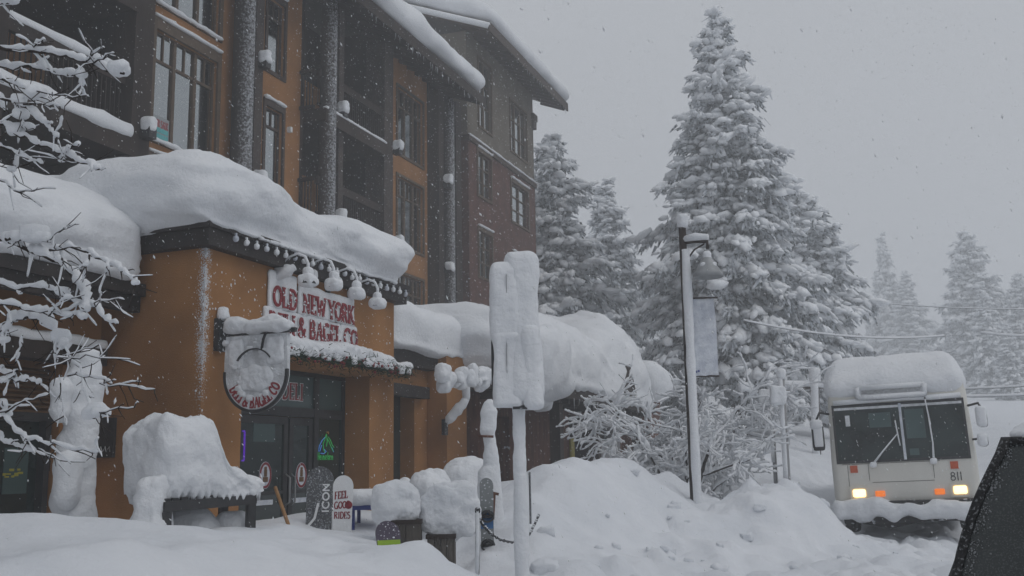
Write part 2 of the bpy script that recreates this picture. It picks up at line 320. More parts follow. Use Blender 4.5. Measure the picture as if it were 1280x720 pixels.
# glyph: (width, [(points, heavy)], [serif positions])
G = {
 'O': (.82, [(arc(.41,.5,.34,.43,0,360,24), 1)], []), 'L': (.66, [([(.17,0),(.17,1)],1), ([(.1,.05),(.62,.05)],0), ([(.6,.0),(.6,.26)],0)], [(.17,.97),]),
 'D': (.80, [([(.17,0),(.17,1)],1), ([(.1,.95),(.36,.95)]+arc(.36,.5,.36,.45,90,-90)+[(.1,.05)],.8)], []),
 'N': (.86, [([(.16,0),(.16,1)],0), ([(.14,.97),(.72,.03)],1), ([(.70,0),(.70,1)],0)], [(.16,.03),(.70,.97)]),
 'E': (.68, [([(.17,0),(.17,1)],1), ([(.1,.95),(.62,.95)],0), ([(.1,.5),(.52,.5)],0), ([(.1,.05),(.62,.05)],0), ([(.6,.75),(.6,1)],0), ([(.6,0),(.6,.25)],0)], []),
 'W': (1.1, [([(.1,.97),(.33,.02)],1), ([(.33,.02),(.55,.85)],0), ([(.55,.85),(.78,.02)],1), ([(.78,.02),(1.0,.97)],0)], [(.1,.97),(1.0,.97)]),
 'Y': (.84, [([(.1,.97),(.42,.48)],1), ([(.74,.97),(.42,.48)],0), ([(.42,0),(.42,.5)],1)], [(.1,.97),(.74,.97),(.42,.03)]),
 'R': (.82, [([(.17,0),(.17,1)],1), ([(.1,.95),(.38,.95)]+arc(.38,.73,.25,.22,90,-90)+[(.1,.51)],.7), ([(.36,.5),(.72,.03)],1)], [(.17,.03)]),
 'K': (.84, [([(.17,0),(.17,1)],1), ([(.2,.45),(.68,.97)],0), ([(.32,.58),(.72,.03)],1)], [(.17,.03),(.17,.97),(.68,.97),(.72,.03)]),
 'I': (.40, [([(.2,0),(.2,1)],1)], [(.2,.03),(.2,.97)]),
 'B': (.78, [([(.17,0),(.17,1)],1), ([(.1,.95),(.36,.95)]+arc(.36,.74,.22,.21,90,-90)+[(.1,.53)],.7), ([(.1,.50),(.40,.50)]+arc(.40,.275,.25,.225,90,-90)+[(.1,.05)],.7)], []),
 'A': (.84, [([(.1,.02),(.4,.97)],0), ([(.4,.97),(.72,.02)],1), ([(.2,.33),(.62,.33)],0)], [(.1,.03),(.72,.03)]),
 'G': (.82, [(arc(.42,.5,.34,.45,50,320,20), .9), ([(.68,.0),(.68,.42)],1), ([(.5,.42),(.78,.42)],0)], []),
 'C': (.78, [(arc(.42,.5,.34,.45,48,312,20), .9), ([(.66,.72),(.66,.98)],0)], []),
 '&': (.88, [([(.78,.45),(.62,.12)]+arc(.35,.24,.24,.22,-30,-200,10)+[(.5,.72)]+arc(.38,.78,.14,.17,-10,200,10)+[(.36,.52),(.8,.03)],.7)], []),
 'F': (.64, [([(.17,0),(.17,1)],1), ([(.1,.95),(.60,.95)],0), ([(.1,.5),(.5,.5)],0)], []),
 'P': (.70, [([(.17,0),(.17,1)],1), ([(.1,.95),(.38,.95)]+arc(.38,.7,.25,.25,90,-90)+[(.1,.45)],.7)], []),
 'S': (.66, [(arc(.34,.73,.22,.22,30,270,12)+arc(.34,.27,.24,.24,90,-150,12),.8)], []),
 '8': (.6, [(arc(.3,.74,.19,.21,0,360,16),.8), (arc(.3,.27,.23,.25,0,360,16),.8)], []), '1': (.34, [([(.2,0),(.2,1)],1)], []), ' ': (.34, [], []),
 '!': (.3, [([(.15,.3),(.15,1)],1), ([(.15,0),(.15,.13)],1)], []),
}
def text(mb, st, fn, h, width, wt=.16, serif=True, d0=0, d1=.02, grow=0, thin=.5):
    tot = sum(G[c][0] for c in st); k = width/(tot*h); x = 0; j = 0
    for c in st:
        gw, strokes, sf = G[c]
        for pts, hv in strokes:
            ww = h*(wt*(thin+(1-thin)*hv)) + grow; j += 1
            P = np.array(pts, float)
            if len(P) == 2 and grow: d = (P[1]-P[0])/np.linalg.norm(P[1]-P[0])*grow/h/2; P = np.array([P[0]-d, P[1]+d])
            if len(P) == 2: P = np.array([P[0], (P[0]+P[1])/2, P[1]])
            P = np.stack([(x+P[:, 0])*h*k, P[:, 1]*h], 1); mb.ribbon(P, ww, fn, d0, d1 + j*.0002)
        if serif:
            for a, b in sf:
                j += 1; P = np.array([((x+a-.15)*h*k - grow/2, b*h), ((x+a)*h*k, b*h), ((x+a+.15)*h*k + grow/2, b*h)]); mb.ribbon(P, h*.075+grow, fn, d0, d1 + j*.0002)
        x += gw
def lay(x, z, y, flip=1):            # lettering plane facing -t: u along s, v up, depth towards the street
    return lambda u, v, d: (x+u, y-d, z+v)

# ------------------------------------------------------------------ snow ground
def sstep(x, a, b): u = np.clip((x-a)/(b-a), 0, 1); return u*u*(3-2*u)
BUMPS = [
 (8.6, .05, 2.6, 1.7, -.20),
 (-.7, -4.3, 1.0, 1.1, -.42), (.9, -5.2, 1.2, 1.0, -.12), # s, l, sigma s, sigma l, height
 (-4.3, -5.9, 1.5, 1.5, .42), (-2.4, -4.6, 1.3, .9, .06), (-5.6, -4.4, 1.2, .8, .14), (-.9, -6.1, .8, .7, .13),
 (4.4, -4.3, 2.3, 1.05, .66), (2.4, -4.5, 1.2, .8, .22), (7.2, -3.6, 1.6, .9, .28), (6.1, -1.8, 1.35, .95, .92), (4.6, -2.5, 1.0, .6, .32),
 (10.5, -3.2, 1.0, .8, .45), (-.6, -7.0, 1.0, .6, .06), (1.6, -7.0, 1.2, .7, .12), (6.4, -6.6, 1.6, 1.0, .35), (10, -6.5, 2.5, 1.2, .5), (14.5, -6, 2.5, 1.3, .45),
]
def ground_h(x, y, detail=True):
    x = np.asarray(x, float); y = np.asarray(y, float)
    s = (x-O[0])*F[0] + (y-O[1])*F[1]; l = x*N[0] + y*N[1]
    P = np.stack([x, y, np.zeros_like(x)], 1)
    wob = .35*vnoise(P*.35+3)
    base = .10 + .68*sstep(-(l+wob), 1.9, 4.4) + .75*sstep(l+wob, 2.6, 4.6)
    h = base.copy()
    for bs, bl, ss, sl_, a in BUMPS: h += a*np.exp(-(((s-bs)/ss)**2 + ((l-bl)/sl_)**2)**(1.7 if bs == 6.1 else 1.0))
    h += .072*np.maximum(y-22, 0) + .00012*np.maximum(y-45, 0)**2
    road = sstep(-np.abs(l-.1), -2.3, -1.5)
    far = np.hypot(x, y)
    fade = np.clip(1-(far-30)/40, .15, 1)
    if detail:
        bank = sstep(-np.abs(l+3.6), -2.3, -.6); h += fade*bank*(.10*fbm(P*1.15+50, 3)+.055*np.abs(fbm(P*2.3+70, 3))-.01)
        h += fade*(.07*fbm(P*.7, 3) + .030*(1-road)*fbm(P*2.2+9, 3))
        rough = np.maximum(road, sstep(-np.abs(l+2.3), -1.7, -.5)*.9)
        ch = np.abs(fbm(P*1.7+31, 3)); h += fade*rough*(.19*ch + .035*fbm(P*6+5, 2) - .03)
        for rl in (-1.0, .95): h -= road*.11*np.exp(-((l-rl+.12*vnoise(np.stack([s*.3, s*0+rl, s*0], 1)))/.28)**2)
    return h
def gh(x, y): return float(ground_h(np.array([x]), np.array([y]))[0])
def ghb(s, t): p = Bw(s, t, 0); return gh(p[0], p[1])
def axis(lo, hi, fine, L, g):
    a = list(np.arange(lo, hi+1e-6, fine)); st = fine
    while a[-1] < L: st *= g; a.append(a[-1]+st)
    st = fine
    while a[0] > -L: st *= g; a.insert(0, a[0]-st)
    return np.array(a)
gx = axis(-7.5, 9, .075, 420, 1.16); gy = axis(3.5, 24, .075, 420, 1.16)
GX, GY = np.meshgrid(gx, gy, indexing='ij'); gz = ground_h(GX.ravel(), GY.ravel())
mb = MB(); i, j = np.meshgrid(np.arange(len(gx)-1), np.arange(len(gy)-1), indexing='ij'); m2 = len(gy)
mb.add(np.stack([GX.ravel(), GY.ravel(), gz], 1), np.stack([(i*m2+j).ravel(), ((i+1)*m2+j).ravel(), ((i+1)*m2+j+1).ravel(), (i*m2+j+1).ravel()], 1), None, True)
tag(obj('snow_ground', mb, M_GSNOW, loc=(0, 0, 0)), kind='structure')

R_ = np.random.RandomState(41); mb = MB(); CL = []
for k in range(80):                # ploughed-up clods along the edge of the road
    s = R_.uniform(-5.5, 9); l = R_.normal(-2.3, .8) if k % 4 else R_.normal(.2, 1.2); p = O*0+F*(s+float(np.dot(O, F)))+N*l
    if p[1] < 6.2 or (abs(l) < 1.6 and s > 7): continue
    r = .025+.07*R_.rand()**3; z = gh(p[0], p[1]); mb.rbox((p[0], p[1], z+r*.02), (r*(1+R_.rand()*.6), r*(1+.5*R_.rand()), r*.8), r*.5, 5, r*.45, 6/max(r*8, .3), k)
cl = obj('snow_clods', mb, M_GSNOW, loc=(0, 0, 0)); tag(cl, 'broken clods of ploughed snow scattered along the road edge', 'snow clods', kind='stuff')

# ------------------------------------------------------------------ helpers for buildings (all in s,t,z)
def wall_open(mb, s0, s1, z0, z1, t, ops, depth, back=None):
    """front wall sheet at t with rectangular openings and reveals `depth` deep; backed by a slab so that it has thickness"""
    xs = sorted({s0, s1, *[o[0] for o in ops], *[o[1] for o in ops]}); zs = sorted({z0, z1, *[o[2] for o in ops], *[o[3] for o in ops]})
    for a, b in zip(xs, xs[1:]):
        for c, d in zip(zs, zs[1:]):
            cx, cz = (a+b)/2, (c+d)/2
            if any(o[0] < cx < o[1] and o[2] < cz < o[3] for o in ops): continue
            mb.add([(a,t,c),(b,t,c),(b,t,d),(a,t,d)], [(0,1,2,3)])
    for a, b, c, d in ops:
        e = t+depth
        mb.add([(a,t,c),(a,t,d),(a,e,d),(a,e,c)], [(0,1,2,3)]); mb.add([(b,t,c),(b,e,c),(b,e,d),(b,t,d)], [(0,1,2,3)])
        mb.add([(a,t,c),(a,e,c),(b,e,c),(b,t,c)], [(0,1,2,3)]); mb.add([(a,t,d),(b,t,d),(b,e,d),(a,e,d)], [(0,1,2,3)])
def window(par, s0, s1, z0, z1, t, cols=1, toprow=.28, sub=2, trim=.10, mt=None, pm=None, sill=False, dep=.14, rows=None, head=.0):
    """casing + mullions as `window`, the glazing as its `pane`"""
    mb = MB(); a, b = s0-trim, s1+trim
    mb.box(a, s0, t-.05, t+.02, z0-trim, z1+trim+head); mb.box(s1, b, t-.05, t+.02, z0-trim, z1+trim+head)
    mb.box(s0+.001, s1-.001, t-.052, t+.02, z1, z1+trim+head); mb.box(s0+.001, s1-.001, t-.052, t+.02, z0-trim, z0)
    fr = .045; y0, y1 = t+dep-.06, t+dep-.01
    mb.box(s0+.002, s0+fr, y0, y1, z0+.002, z1-.002); mb.box(s1-fr, s1-.002, y0, y1, z0+.002, z1-.002)
    mb.box(s0+fr, s1-fr, y0+.001, y1, z1-fr, z1-.002); mb.box(s0+fr, s1-fr, y0+.001, y1, z0+.002, z0+fr)
    wc = (s1-s0)/cols
    for k in range(1, cols): mb.box(s0+k*wc-.05, s0+k*wc+.05, y0-.03, y1-.002, z0+fr, z1-fr)
    if toprow:
        zt = z1-(z1-z0)*toprow
        for k in range(cols):
            c0, c1 = s0+k*wc+.051, s0+(k+1)*wc-.051
            mb.box(c0, c1, y0-.01, y1-.004, zt-.03, zt+.03)
            for q in range(1, sub): mb.box(c0+(c1-c0)*q/sub-.02, c0+(c1-c0)*q/sub+.02, y0-.005, y1-.006, zt+.031, z1-fr)
    for r in range(1, rows or 1):
        zr = z0+(z1-z0)*r/rows
        for k in range(cols): mb.box(s0+k*wc+.051, s0+(k+1)*wc-.051, y0-.008, y1-.004, zr-.022, zr+.022)
    wn = obj('window', mb, mt or M_TRIM, par)
    p = MB(); p.box(s0+.003, s1-.003, t+dep-.03, t+dep+.02, z0+.003, z1-.003); obj('pane', p, M_CLEAR, wn)
    rk = random.Random(int(s0*97+z0*31)); dark = pm is M_PANED; wd = s1-s0
    for a, b in (((.0, .26), (.82, 1.0)) if dark else ((.0, rk.uniform(.50, .60)), (rk.uniform(.61, .63), rk.uniform(.84, .92)))):
        c = MB(); n = max(6, int(wd*(b-a)/.05)); u = np.linspace(s0+.01+(wd-.02)*a, s0+.01+(wd-.02)*b, n+1); yy = t+dep+.045+.012*np.sin(np.arange(n+1)*1.9+rk.random()*6)
        V = [(x, y, z0+.01) for x, y in zip(u, yy)]+[(x, y, z1-.01) for x, y in zip(u, yy)]; V += [(x, y+.006, z) for x, y, z in V]; m_ = n+1
        c.add(V, [(i, i+1, m_+i+1, m_+i) for i in range(n)]+[(2*m_+i, 3*m_+i, 3*m_+i+1, 2*m_+i+1) for i in range(n)], None, True); obj('curtain', c, M_CURT, wn)
    if sill:
        q = MB(); q.rbox(((s0+s1)/2, t-.06, z0-trim+.07), ((s1-s0)/2+trim*.9, .07, .05), .045, (24, 5, 4), .02, 5, s0); obj('snow_cap', q, M_SNOW, wn)
    if head:
        q = MB(); q.rbox(((s0+s1)/2, t-.06, z1+trim+head+.03), ((s1-s0)/2+trim*.9, .06, .045), .04, (24, 5, 4), .018, 5, s0+1); obj('snow_cap', q, M_SNOW, wn)
    return wn
def lantern(par, s, t, z, k=1.0):
    """boxed bracket light on a column with a cap of snow"""
    mb = MB(); mb.box(s-.12*k, s+.12*k, t-.26*k, t, z-.20*k, z+.06*k); mb.box(s-.05, s+.05, t-.03, t+.2, z-.1, z)
    o = obj('bracket_light', mb, M_BLACK, par)
    q = MB(); q.rbox((s, t-.15*k, z+.13*k), (.145*k, .18*k, .19*k), .10*k, 8, .03, 5, s); obj('snow_cap', q, M_SNOW, o)
def railing(par, s0, s1, t, zf, h=1.0, snow=.10):
    mb = MB(); mb.box(s0, s1, t-.06, t+.06, zf+h-.24, zf+h); mb.box(s0, s1, t-.03, t+.03, zf+.10, zf+.16)
    n = int((s1-s0)/.13)
    for k in range(n+1):
        s = s0+.03+(s1-s0-.06)*k/n; mb.box(s-.012, s+.012, t-.012, t+.012, zf+.161, zf+h-.241)
    o = obj('railing', mb, M_DARK, par)
    if snow:
        q = MB(); q.rbox(((s0+s1)/2, t, zf+h+snow*.55), ((s1-s0)/2, .09, snow*.7), .08, (40, 5, 5), .03, 3, s0); obj('snow_cap', q, M_SNOW, o)
    return o
def roof_plane(mb, s0, s1, t0, z0, t1, z1, th):
    mb.add([(s0,t0,z0),(s1,t0,z0),(s1,t1,z1),(s0,t1,z1),(s0,t0,z0+th),(s1,t0,z0+th),(s1,t1,z1+th),(s0,t1,z1+th)], [(0,3,2,1),(4,5,6,7),(0,1,5,4),(1,2,6,5),(2,3,7,6),(3,0,4,7)])
def roof_snow(mb, s0, s1, t0, z0, t1, z1, th, n=(60, 30, 8), amp=.10, seed=0, r=None, roll=.25):
    """deep snow lying on a sloping roof, bulging out over the eave"""
    L = math.hypot(t1-t0, z1-z0); sl_ = (z1-z0)/(t1-t0)
    def wp(P):
        P = P.copy(); e = np.clip((t0+1.0-P[:, 1])/1.0, 0, 1)
        P[:, 2] += (P[:, 1]-t0)*sl_ ; return P
    mb.rbox(((s0+s1)/2, (t0+t1)/2-roll/2, z0+th/2), ((s1-s0)/2, (t1-t0)/2+roll/2, th/2), r or (th*.55, th*.75, th*.48), n, amp, .7, seed, wp)
def skirt(P, tf, zm, dz):
    """drop the snow's front face straight down to its lip instead of curling under"""
    P = P.copy(); fr = np.clip((tf+.9-P[:, 1])/.9, 0, 1); lo = np.clip((zm-P[:, 2])/dz, 0, 1)
    P[:, 1] += (tf-P[:, 1])*np.clip(fr*1.6, 0, 1)*lo*.9; return P
def icicles(par, pts, rnd):
    for p in pts:
        l = rnd.uniform(.06, .30); mb = MB(); mb.tube([p, (p[0], p[1], p[2]-l*.5), (p[0], p[1], p[2]-l)], [.016, .010, .002], 5); obj('icicle', mb, M_SHADE, par)

# ------------------------------------------------------------------ the lodge above the shops
rnd = random.Random(3)
lodge = thing('lodge_building', 'long four storey ochre lodge with dark log columns and balconies behind the deli', 'building', (0, 7.6, 0), 'b')
FL = [5.25, 8.50, 11.75]            # floor levels
WT = 7.6; BT = 7.0; S0, S1 = -14.0, 24.4
big = (7.5, 10.12, 9.02, 11.72)
tall_w = [(7.5, 9.78, 9.06, 11.70), (7.5, 9.78, 12.42, 15.0), (7.5, 9.78, 5.8, 8.4)]
small_w = [(11.88, 12.70, 9.12, 11.30), (11.88, 12.70, 12.36, 14.50), (11.88, 12.7, 5.9, 8.1)]
right_w = [(19.62, 21.62, 12.20, 14.62), (19.62, 21.62, 8.95, 11.38), (19.62, 21.62, 5.7, 7.95)]
mb = MB()
wall_open(mb, 6.5, 13.6, 4.0, 16.2, WT, tall_w+small_w, .229)
wall_open(mb, 18.2, 22.0, 4.0, 16.2, WT, right_w, .229)
obj('wall', mb, M_STUCCO2, lodge)
mb = MB(); mb.box(6.5, 13.6, WT+.23, WT+.4, 4, 16.2); obj('dark_backing', mb, M_ROOM, lodge); mb = MB(); mb.box(18.2, 22, WT+.23, WT+.4, 4, 16.2); obj('dark_backing', mb, M_ROOM, lodge)  # backing close behind the panes, coloured dark in place of unlit rooms
mb = MB()                           # the recessed balcony bays: dark timber back walls and cheeks
for a, b in ((S0, 6.5), (13.6, 18.2), (22.0, 24.4)):
    mb.box(a, b, WT+1.9, WT+2.1, 4, 16.0)
    mb.box(a, a+.15, WT-.0, WT+1.9, 4, 16.0); mb.box(b-.15, b, WT-.0, WT+1.9, 4, 16.0)
obj('bay_wall', mb, M_DARK, lodge)
for z in FL:
    for a, b, c, d in ((4.3, 6.1, .3, 2.5), (16.6, 17.9, .2, 2.3)): mb = MB(); mb.box(a, b, WT+1.84, WT+1.899, z+c, z+d); obj('bay_panel', mb, M_STUCCO2, lodge)
mb = MB(); mb.box(S0, 24.4, 7.62, 9.6, 0, 4.0); mb.box(S0, 24.4, 9.7, 18, 0, 15.5); obj('core_wall', mb, M_DARK, lodge)
# floor slabs of the bays with deep snow on their lips, railings
for (a, b, post) in ((S0, 6.1, 0), (13.75, 17.55, 1)):
    for k, z in enumerate(FL):
        mb = MB(); mb.box(a, b, BT-.12, WT+1.89, z-.36, z); mb.box(a, b, BT-.17, BT-.121, z-.42, z-.02); sb = obj('balcony_slab', mb, M_DARK, lodge)
        q = MB()
        if a < 0 or k == 0:
            q.rbox(((a+b)/2, BT+.02, z+.13), ((b-a)/2-.02, .26, .19), .16, (70, 8, 8), .07, 1.6, z+a); obj('snow_cap', q, M_SNOW, sb)
        else:
            q.rbox(((a+b)/2, BT-.1, z+.03), ((b-a)/2-.05, .09, .05), .045, (50, 5, 5), .02, 3, z); obj('snow_cap', q, M_SNOW, sb)
        railing(lodge, a, b, BT+.12, z+.02, 1.42 if a < 0 else 1.22, .13 if a < 0 else (.10 if k == 0 else 0))
for z in FL:                        # return railing on the near cheek of the second balcony
    mb = MB(); 
    for zz in (z, z+1.1): mb.box(13.5, 13.6, BT+.1, WT-.02, zz-.06, zz+.04)
    for q in range(4): mb.box(13.53, 13.57, BT+.15+q*.1, BT+.17+q*.1, z+.04, z+1.04)
    o = obj('railing', mb, M_DARK, lodge)
# columns
def post(a, b, t0, t1, z0=3.6, z1=15.3, m=M_DARKS): mb = MB(); mb.box(a, b, t0, t1, z0, z1); obj('column', mb, m, lodge)
def log(s, t, r, z1=15.2): mb = MB(); mb.tube([(s, t, 3.6+(z1-3.6)*i/12) for i in range(13)], r, 20); obj('log_column', mb, M_LOG, lodge)
post(6.05, 6.62, BT-.15, BT+.45, m=M_DARK); post(6.68, 6.98, BT+.35, WT-.01, m=M_DARK)
post(2.55, 2.85, BT-.1, BT+.3, m=M_DARK); post(-3, -2.7, BT-.1, BT+.3, m=M_DARK)
log(T(304, 100, BT+.2)[0], BT+.2, .275); post(10.78, 11.12, BT+.15, WT-.01)
log(T(409, 150, BT)[0], BT-.02, .25); post(14.75, 15.02, BT+.0, BT+.3); post(17.6, 18.2, BT+.0, WT+.1)
post(22.05, 22.5, WT-.45, WT+.1, m=M_DARK); log(22.95, WT-.42, .24); post(23.5, 24.0, WT-.5, WT, m=M_DARK)
for x, y, t in ((326, 78, BT+.15), (320, 228, BT+.15), (180, 164, BT-.15), (424, 140, BT), (421, 274, BT), (493, 187, BT), (494, 306, BT), (556, 229, WT-.5), (558, 338, WT-.5)):
    s, z = T(x, y, t); lantern(lodge, s, t, z, .95 if t < 7.3 else .8)
# windows
for k, wv in enumerate(tall_w): window(lodge, *wv, WT, 3, .27, 2, .13, pm=M_PANE, sill=True, head=.16)
for k, wv in enumerate(small_w): window(lodge, *wv, WT, 1, .24, 2, .10, M_TRIMD, M_PANED, head=.1)
for k, wv in enumerate(right_w): window(lodge, *wv, WT, 3, .27, 2, .09, pm=M_PANE)
mb = MB(); mb.box(12.95, 13.05, WT-.12, WT, 10.85, 11.0); obj('wall_vent', mb, M_WHITE, lodge)
# roof: eave 14.95 m up, oversailing, with rafters showing
RE = (5.9, 15.05); RB = (12.0, 17.5)
mb = MB(); roof_plane(mb, S0, 23.5, RE[0], RE[1], RB[0], RB[1], .16); mb.box(S0, 23.52, RE[0]-.06, RE[0]-.002, RE[1]-.18, RE[1]+.20)
mb.add([(23.5, 5.9, 14.95), (23.58, 5.9, 14.95), (23.58, 12, 17.4), (23.5, 12, 17.4), (23.5, 5.9, 15.25), (23.58, 5.9, 15.25), (23.58, 12, 17.7), (23.5, 12, 17.7)], [(0,3,2,1),(4,5,6,7),(0,1,5,4),(1,2,6,5),(2,3,7,6),(3,0,4,7)])
rf = obj('roof', mb, M_DARK, lodge)
s = 8.0
while s < 23.4: mb = MB(); mb.bar((s, RE[0]+.05, RE[1]-.10), (s, 7.7, RE[1]-.10+1.8*.4016), .10, .2); obj('rafter', mb, M_DARK, rf); s += .62
mb = MB(); roof_snow(mb, S0, 23.7, RE[0], RE[1]+.17, RB[0], RB[1]+.17, 1.15, (110, 26, 10), .13, 4, (.7, .9, .56)); obj('roof_snow', mb, M_SNOW, rf)
icicles(rf, [(rnd.uniform(12, 23.4), RE[0]-.03, RE[1]-.17) for k in range(46)], rnd)

# ------------------------------------------------------------------ the brick wing
wing = thing('brick_wing_building', 'tall wing of red brown shingle below grey stucco beyond the ochre lodge', 'building', (24.4, 7, 0), 'b')
A, B_, Tw = 24.42, 32.15, 7.0
brick_w = [(25.35, 26.75, 12.05, 13.85), (25.35, 26.75, 8.75, 10.6), (29.05, 31.15, 11.80, 13.55), (29.05, 31.15, 8.6, 10.3), (25.35, 26.75, 5.6, 7.4)]
stone_w = [(25.6, 26.95, 15.0, 17.9), (29.15, 31.2, 15.0, 17.3)]
mb = MB(); wall_open(mb, A, B_, 0, 14.15, Tw, brick_w, .249)
mb.box(A, A+.1, Tw, 18, 0, 14.15); mb.box(B_-.1, B_, Tw, 18, 0, 14.15); obj('shingle_wall', mb, M_BRICK, wing)
mb = MB(); wall_open(mb, A, B_, 14.15, 18.6, Tw+.03, stone_w, .219)
mb.box(A, A+.1, Tw+.03, 18, 14.15, 18.6); mb.box(B_-.1, B_, Tw+.03, 18, 14.15, 18.6); obj('stucco_wall', mb, M_STONE, wing)
mb = MB(); mb.box(A+.101, B_-.101, Tw+.25, 17.9, .1, 18.5); obj('dark_backing', mb, M_ROOM, wing)  # solid backing whose dark colour stands for the shade of the rooms
mb = MB(); mb.box(A-.06, B_+.06, Tw-.08, Tw-.002, 14.02, 14.24); mb.box(A-.06, A-.002, Tw-.002, 12, 14.02, 14.24); b_ = obj('belt_course', mb, M_TRIMD, wing)
q = MB(); q.rbox(((A+B_)/2, Tw-.06, 14.26), ((B_-A)/2, .06, .04), .03, (60, 4, 4), .02, 3, 2); obj('snow_cap', q, M_SNOW, b_)
for wv in brick_w: window(wing, *wv, Tw, 2, 0, 1, .09, M_TRIM, M_PANE, sill=False, rows=3, head=.08)
for wv in stone_w: window(wing, *wv, Tw+.03, 2 if wv[0] < 27 else 3, 0, 1, .09, M_TRIM, M_PANE, rows=3)
# roof: low pitch, rake towards the lodge, brackets under the eave
ez, eb = 18.25, 21.4
mb = MB(); roof_plane(mb, 23.9, 33.75, 5.85, ez, 13.5, eb, .16); mb.box(23.9, 33.75, 5.78, 5.848, ez-.14, ez+.24)
mb.add([(23.82,5.78,ez-.16),(23.898,5.78,ez-.16),(23.898,13.5,eb-.1),(23.82,13.5,eb-.1),(23.82,5.78,ez+.22),(23.898,5.78,ez+.22),(23.898,13.5,eb+.24),(23.82,13.5,eb+.24)], [(0,3,2,1),(4,5,6,7),(0,1,5,4),(1,2,6,5),(2,3,7,6),(3,0,4,7)])
rf = obj('roof', mb, M_TRIMD, wing)
s = 24.2
while s < 33.6: mb = MB(); mb.bar((s, 5.9, ez-.08), (s, 7.1, ez-.08+1.2*.41), .10, .16); obj('rafter', mb, M_TRIMD, rf); s += .55
mb = MB(); roof_snow(mb, 23.75, 33.85, 5.85, ez+.17, 13.5, eb+.17, .95, (50, 30, 8), .09, 9, (.6, .8, .46)); obj('roof_snow', mb, M_SNOW, rf)
icicles(rf, [(23.86, rnd.uniform(5.8, 8), ez-.1) for k in range(5)]+[(rnd.uniform(24, 33.6), 5.8, ez-.13) for k in range(14)], rnd)
mb = MB(); mb.box(B_-.25, B_+.3, Tw-.1, Tw+.4, 17.3, 17.6); mb.box(B_-.2, B_+.2, Tw-.08, Tw+.3, 16.9, 17.3); obj('eave_bracket', mb, M_TRIMD, wing)
q = MB(); q.tube([(23.80, 5.8+k*.5, ez+.06+k*.5*.41) for k in range(16)], .13, 8); obj('rake_snow', q, M_SNOW, rf)

# ------------------------------------------------------------------ the deli
deli = thing('deli_shop', 'single storey ochre stucco deli with black fascia and a deep cap of snow', 'shop', (0, 0, 0), 'b')
OPN = (.82, 4.2, .15, 2.93)
mb = MB(); wall_open(mb, 0, 5.03, 0, 4.3, 0, [OPN], .5)
mb.add([(0,0,0),(0,0,4.3),(0,7.5,4.3),(0,7.5,0)], [(0,1,2,3)]); mb.add([(5.03,0,0),(5.03,7.5,0),(5.03,7.5,4.3),(5.03,0,4.3)], [(0,1,2,3)])
obj('wall', mb, M_STUCCOC, deli)
mb = MB(); mb.box(-.16, 5.2, -.16, -.003, 4.24, 4.54); mb.box(-.16, -.003, -.003, 7.5, 4.24, 4.54); mb.box(5.033, 5.2, -.003, 7.5, 4.24, 4.54)
mb.box(-.20, 5.24, -.20, -.162, 4.46, 4.56); mb.box(-.20, -.162, -.162, 7.5, 4.46, 4.56); mb.box(-.15, 5.19, -.002, 7.5, 4.4, 4.53); obj('fascia', mb, M_FASCIA, deli)
mb = MB()
def wdeli(P):
    P = P.copy(); s = P[:, 0]
    top = np.clip((P[:, 2]-4.56)/.9, 0, 1.2)
    P[:, 2] += top*(.10*np.exp(-((s-.7)/.9)**2) - .08*np.exp(-((s-2.2)/.9)**2) - .02*np.maximum(s-2.5, 0))
    P[:, 1] += -.10*np.sin(np.clip(top, 0, 1)*math.pi)*(1+.6*np.exp(-((s-4.6)/.8)**2)) + top*.28*np.exp(-((s-2.4)/1.0)**2)
    return skirt(P, -.30, 4.72, .22)
mb.rbox((2.36, 3.12, 4.97), (2.80, 3.47, .50), (.50, .65, .42), (80, 70, 18), .085, np.array([1.0, 1.0, 3.0]), 5, wdeli, 5); obj('roof_snow', mb, M_SNOW, deli)
# storefront glazing set back in the opening
TS = .48
mull = (T(391.6, 480, TS)[0], T(397, 480, TS)[0]); d_r = T(360, 560, TS)[0]; d_l2 = T(392, 560, TS)[0]; s_m = mull[1]
fz = MB(); fz.box(.82, 4.2, TS-.03, TS+.05, 2.24, 2.38); fz.box(mull[0], mull[1], TS-.035, TS+.05, .15, 2.93); fz.box(.822, .90, TS-.032, TS+.05, .15, 2.93); fz.box(4.12, 4.198, TS-.032, TS+.05, .15, 2.93); fz.box(.9, 4.12, TS-.031, TS+.05, 2.86, 2.928); fz.box(s_m, 4.12, TS-.031, TS+.05, .15, .45)
obj('storefront_frame', fz, M_BLACK, deli)
q = MB(); q.box(.9, mull[0], TS, TS+.03, 2.38, 2.86); q.box(mull[1], 4.12, TS, TS+.03, 2.38, 2.86); tr = obj('transom_window', q, M_TEAL, deli)
q = MB(); s0, s1 = T(352, 494, TS)[0], T(378.5, 494, TS)[0]
text(q, 'DELI', lay(s0, 2.49, TS-.001), .25, s1-s0, d1=.004, grow=.022); obj('lettering_edge', q, M_WHITE, tr)
q = MB(); text(q, 'DELI', lay(s0, 2.49, TS-.006), .25, s1-s0, d1=.004); obj('lettering', q, M_RED, tr)
q = MB(); q.box(s_m, 4.12, TS, TS+.03, .45, 2.24); obj('side_window', q, M_GLASS, deli)
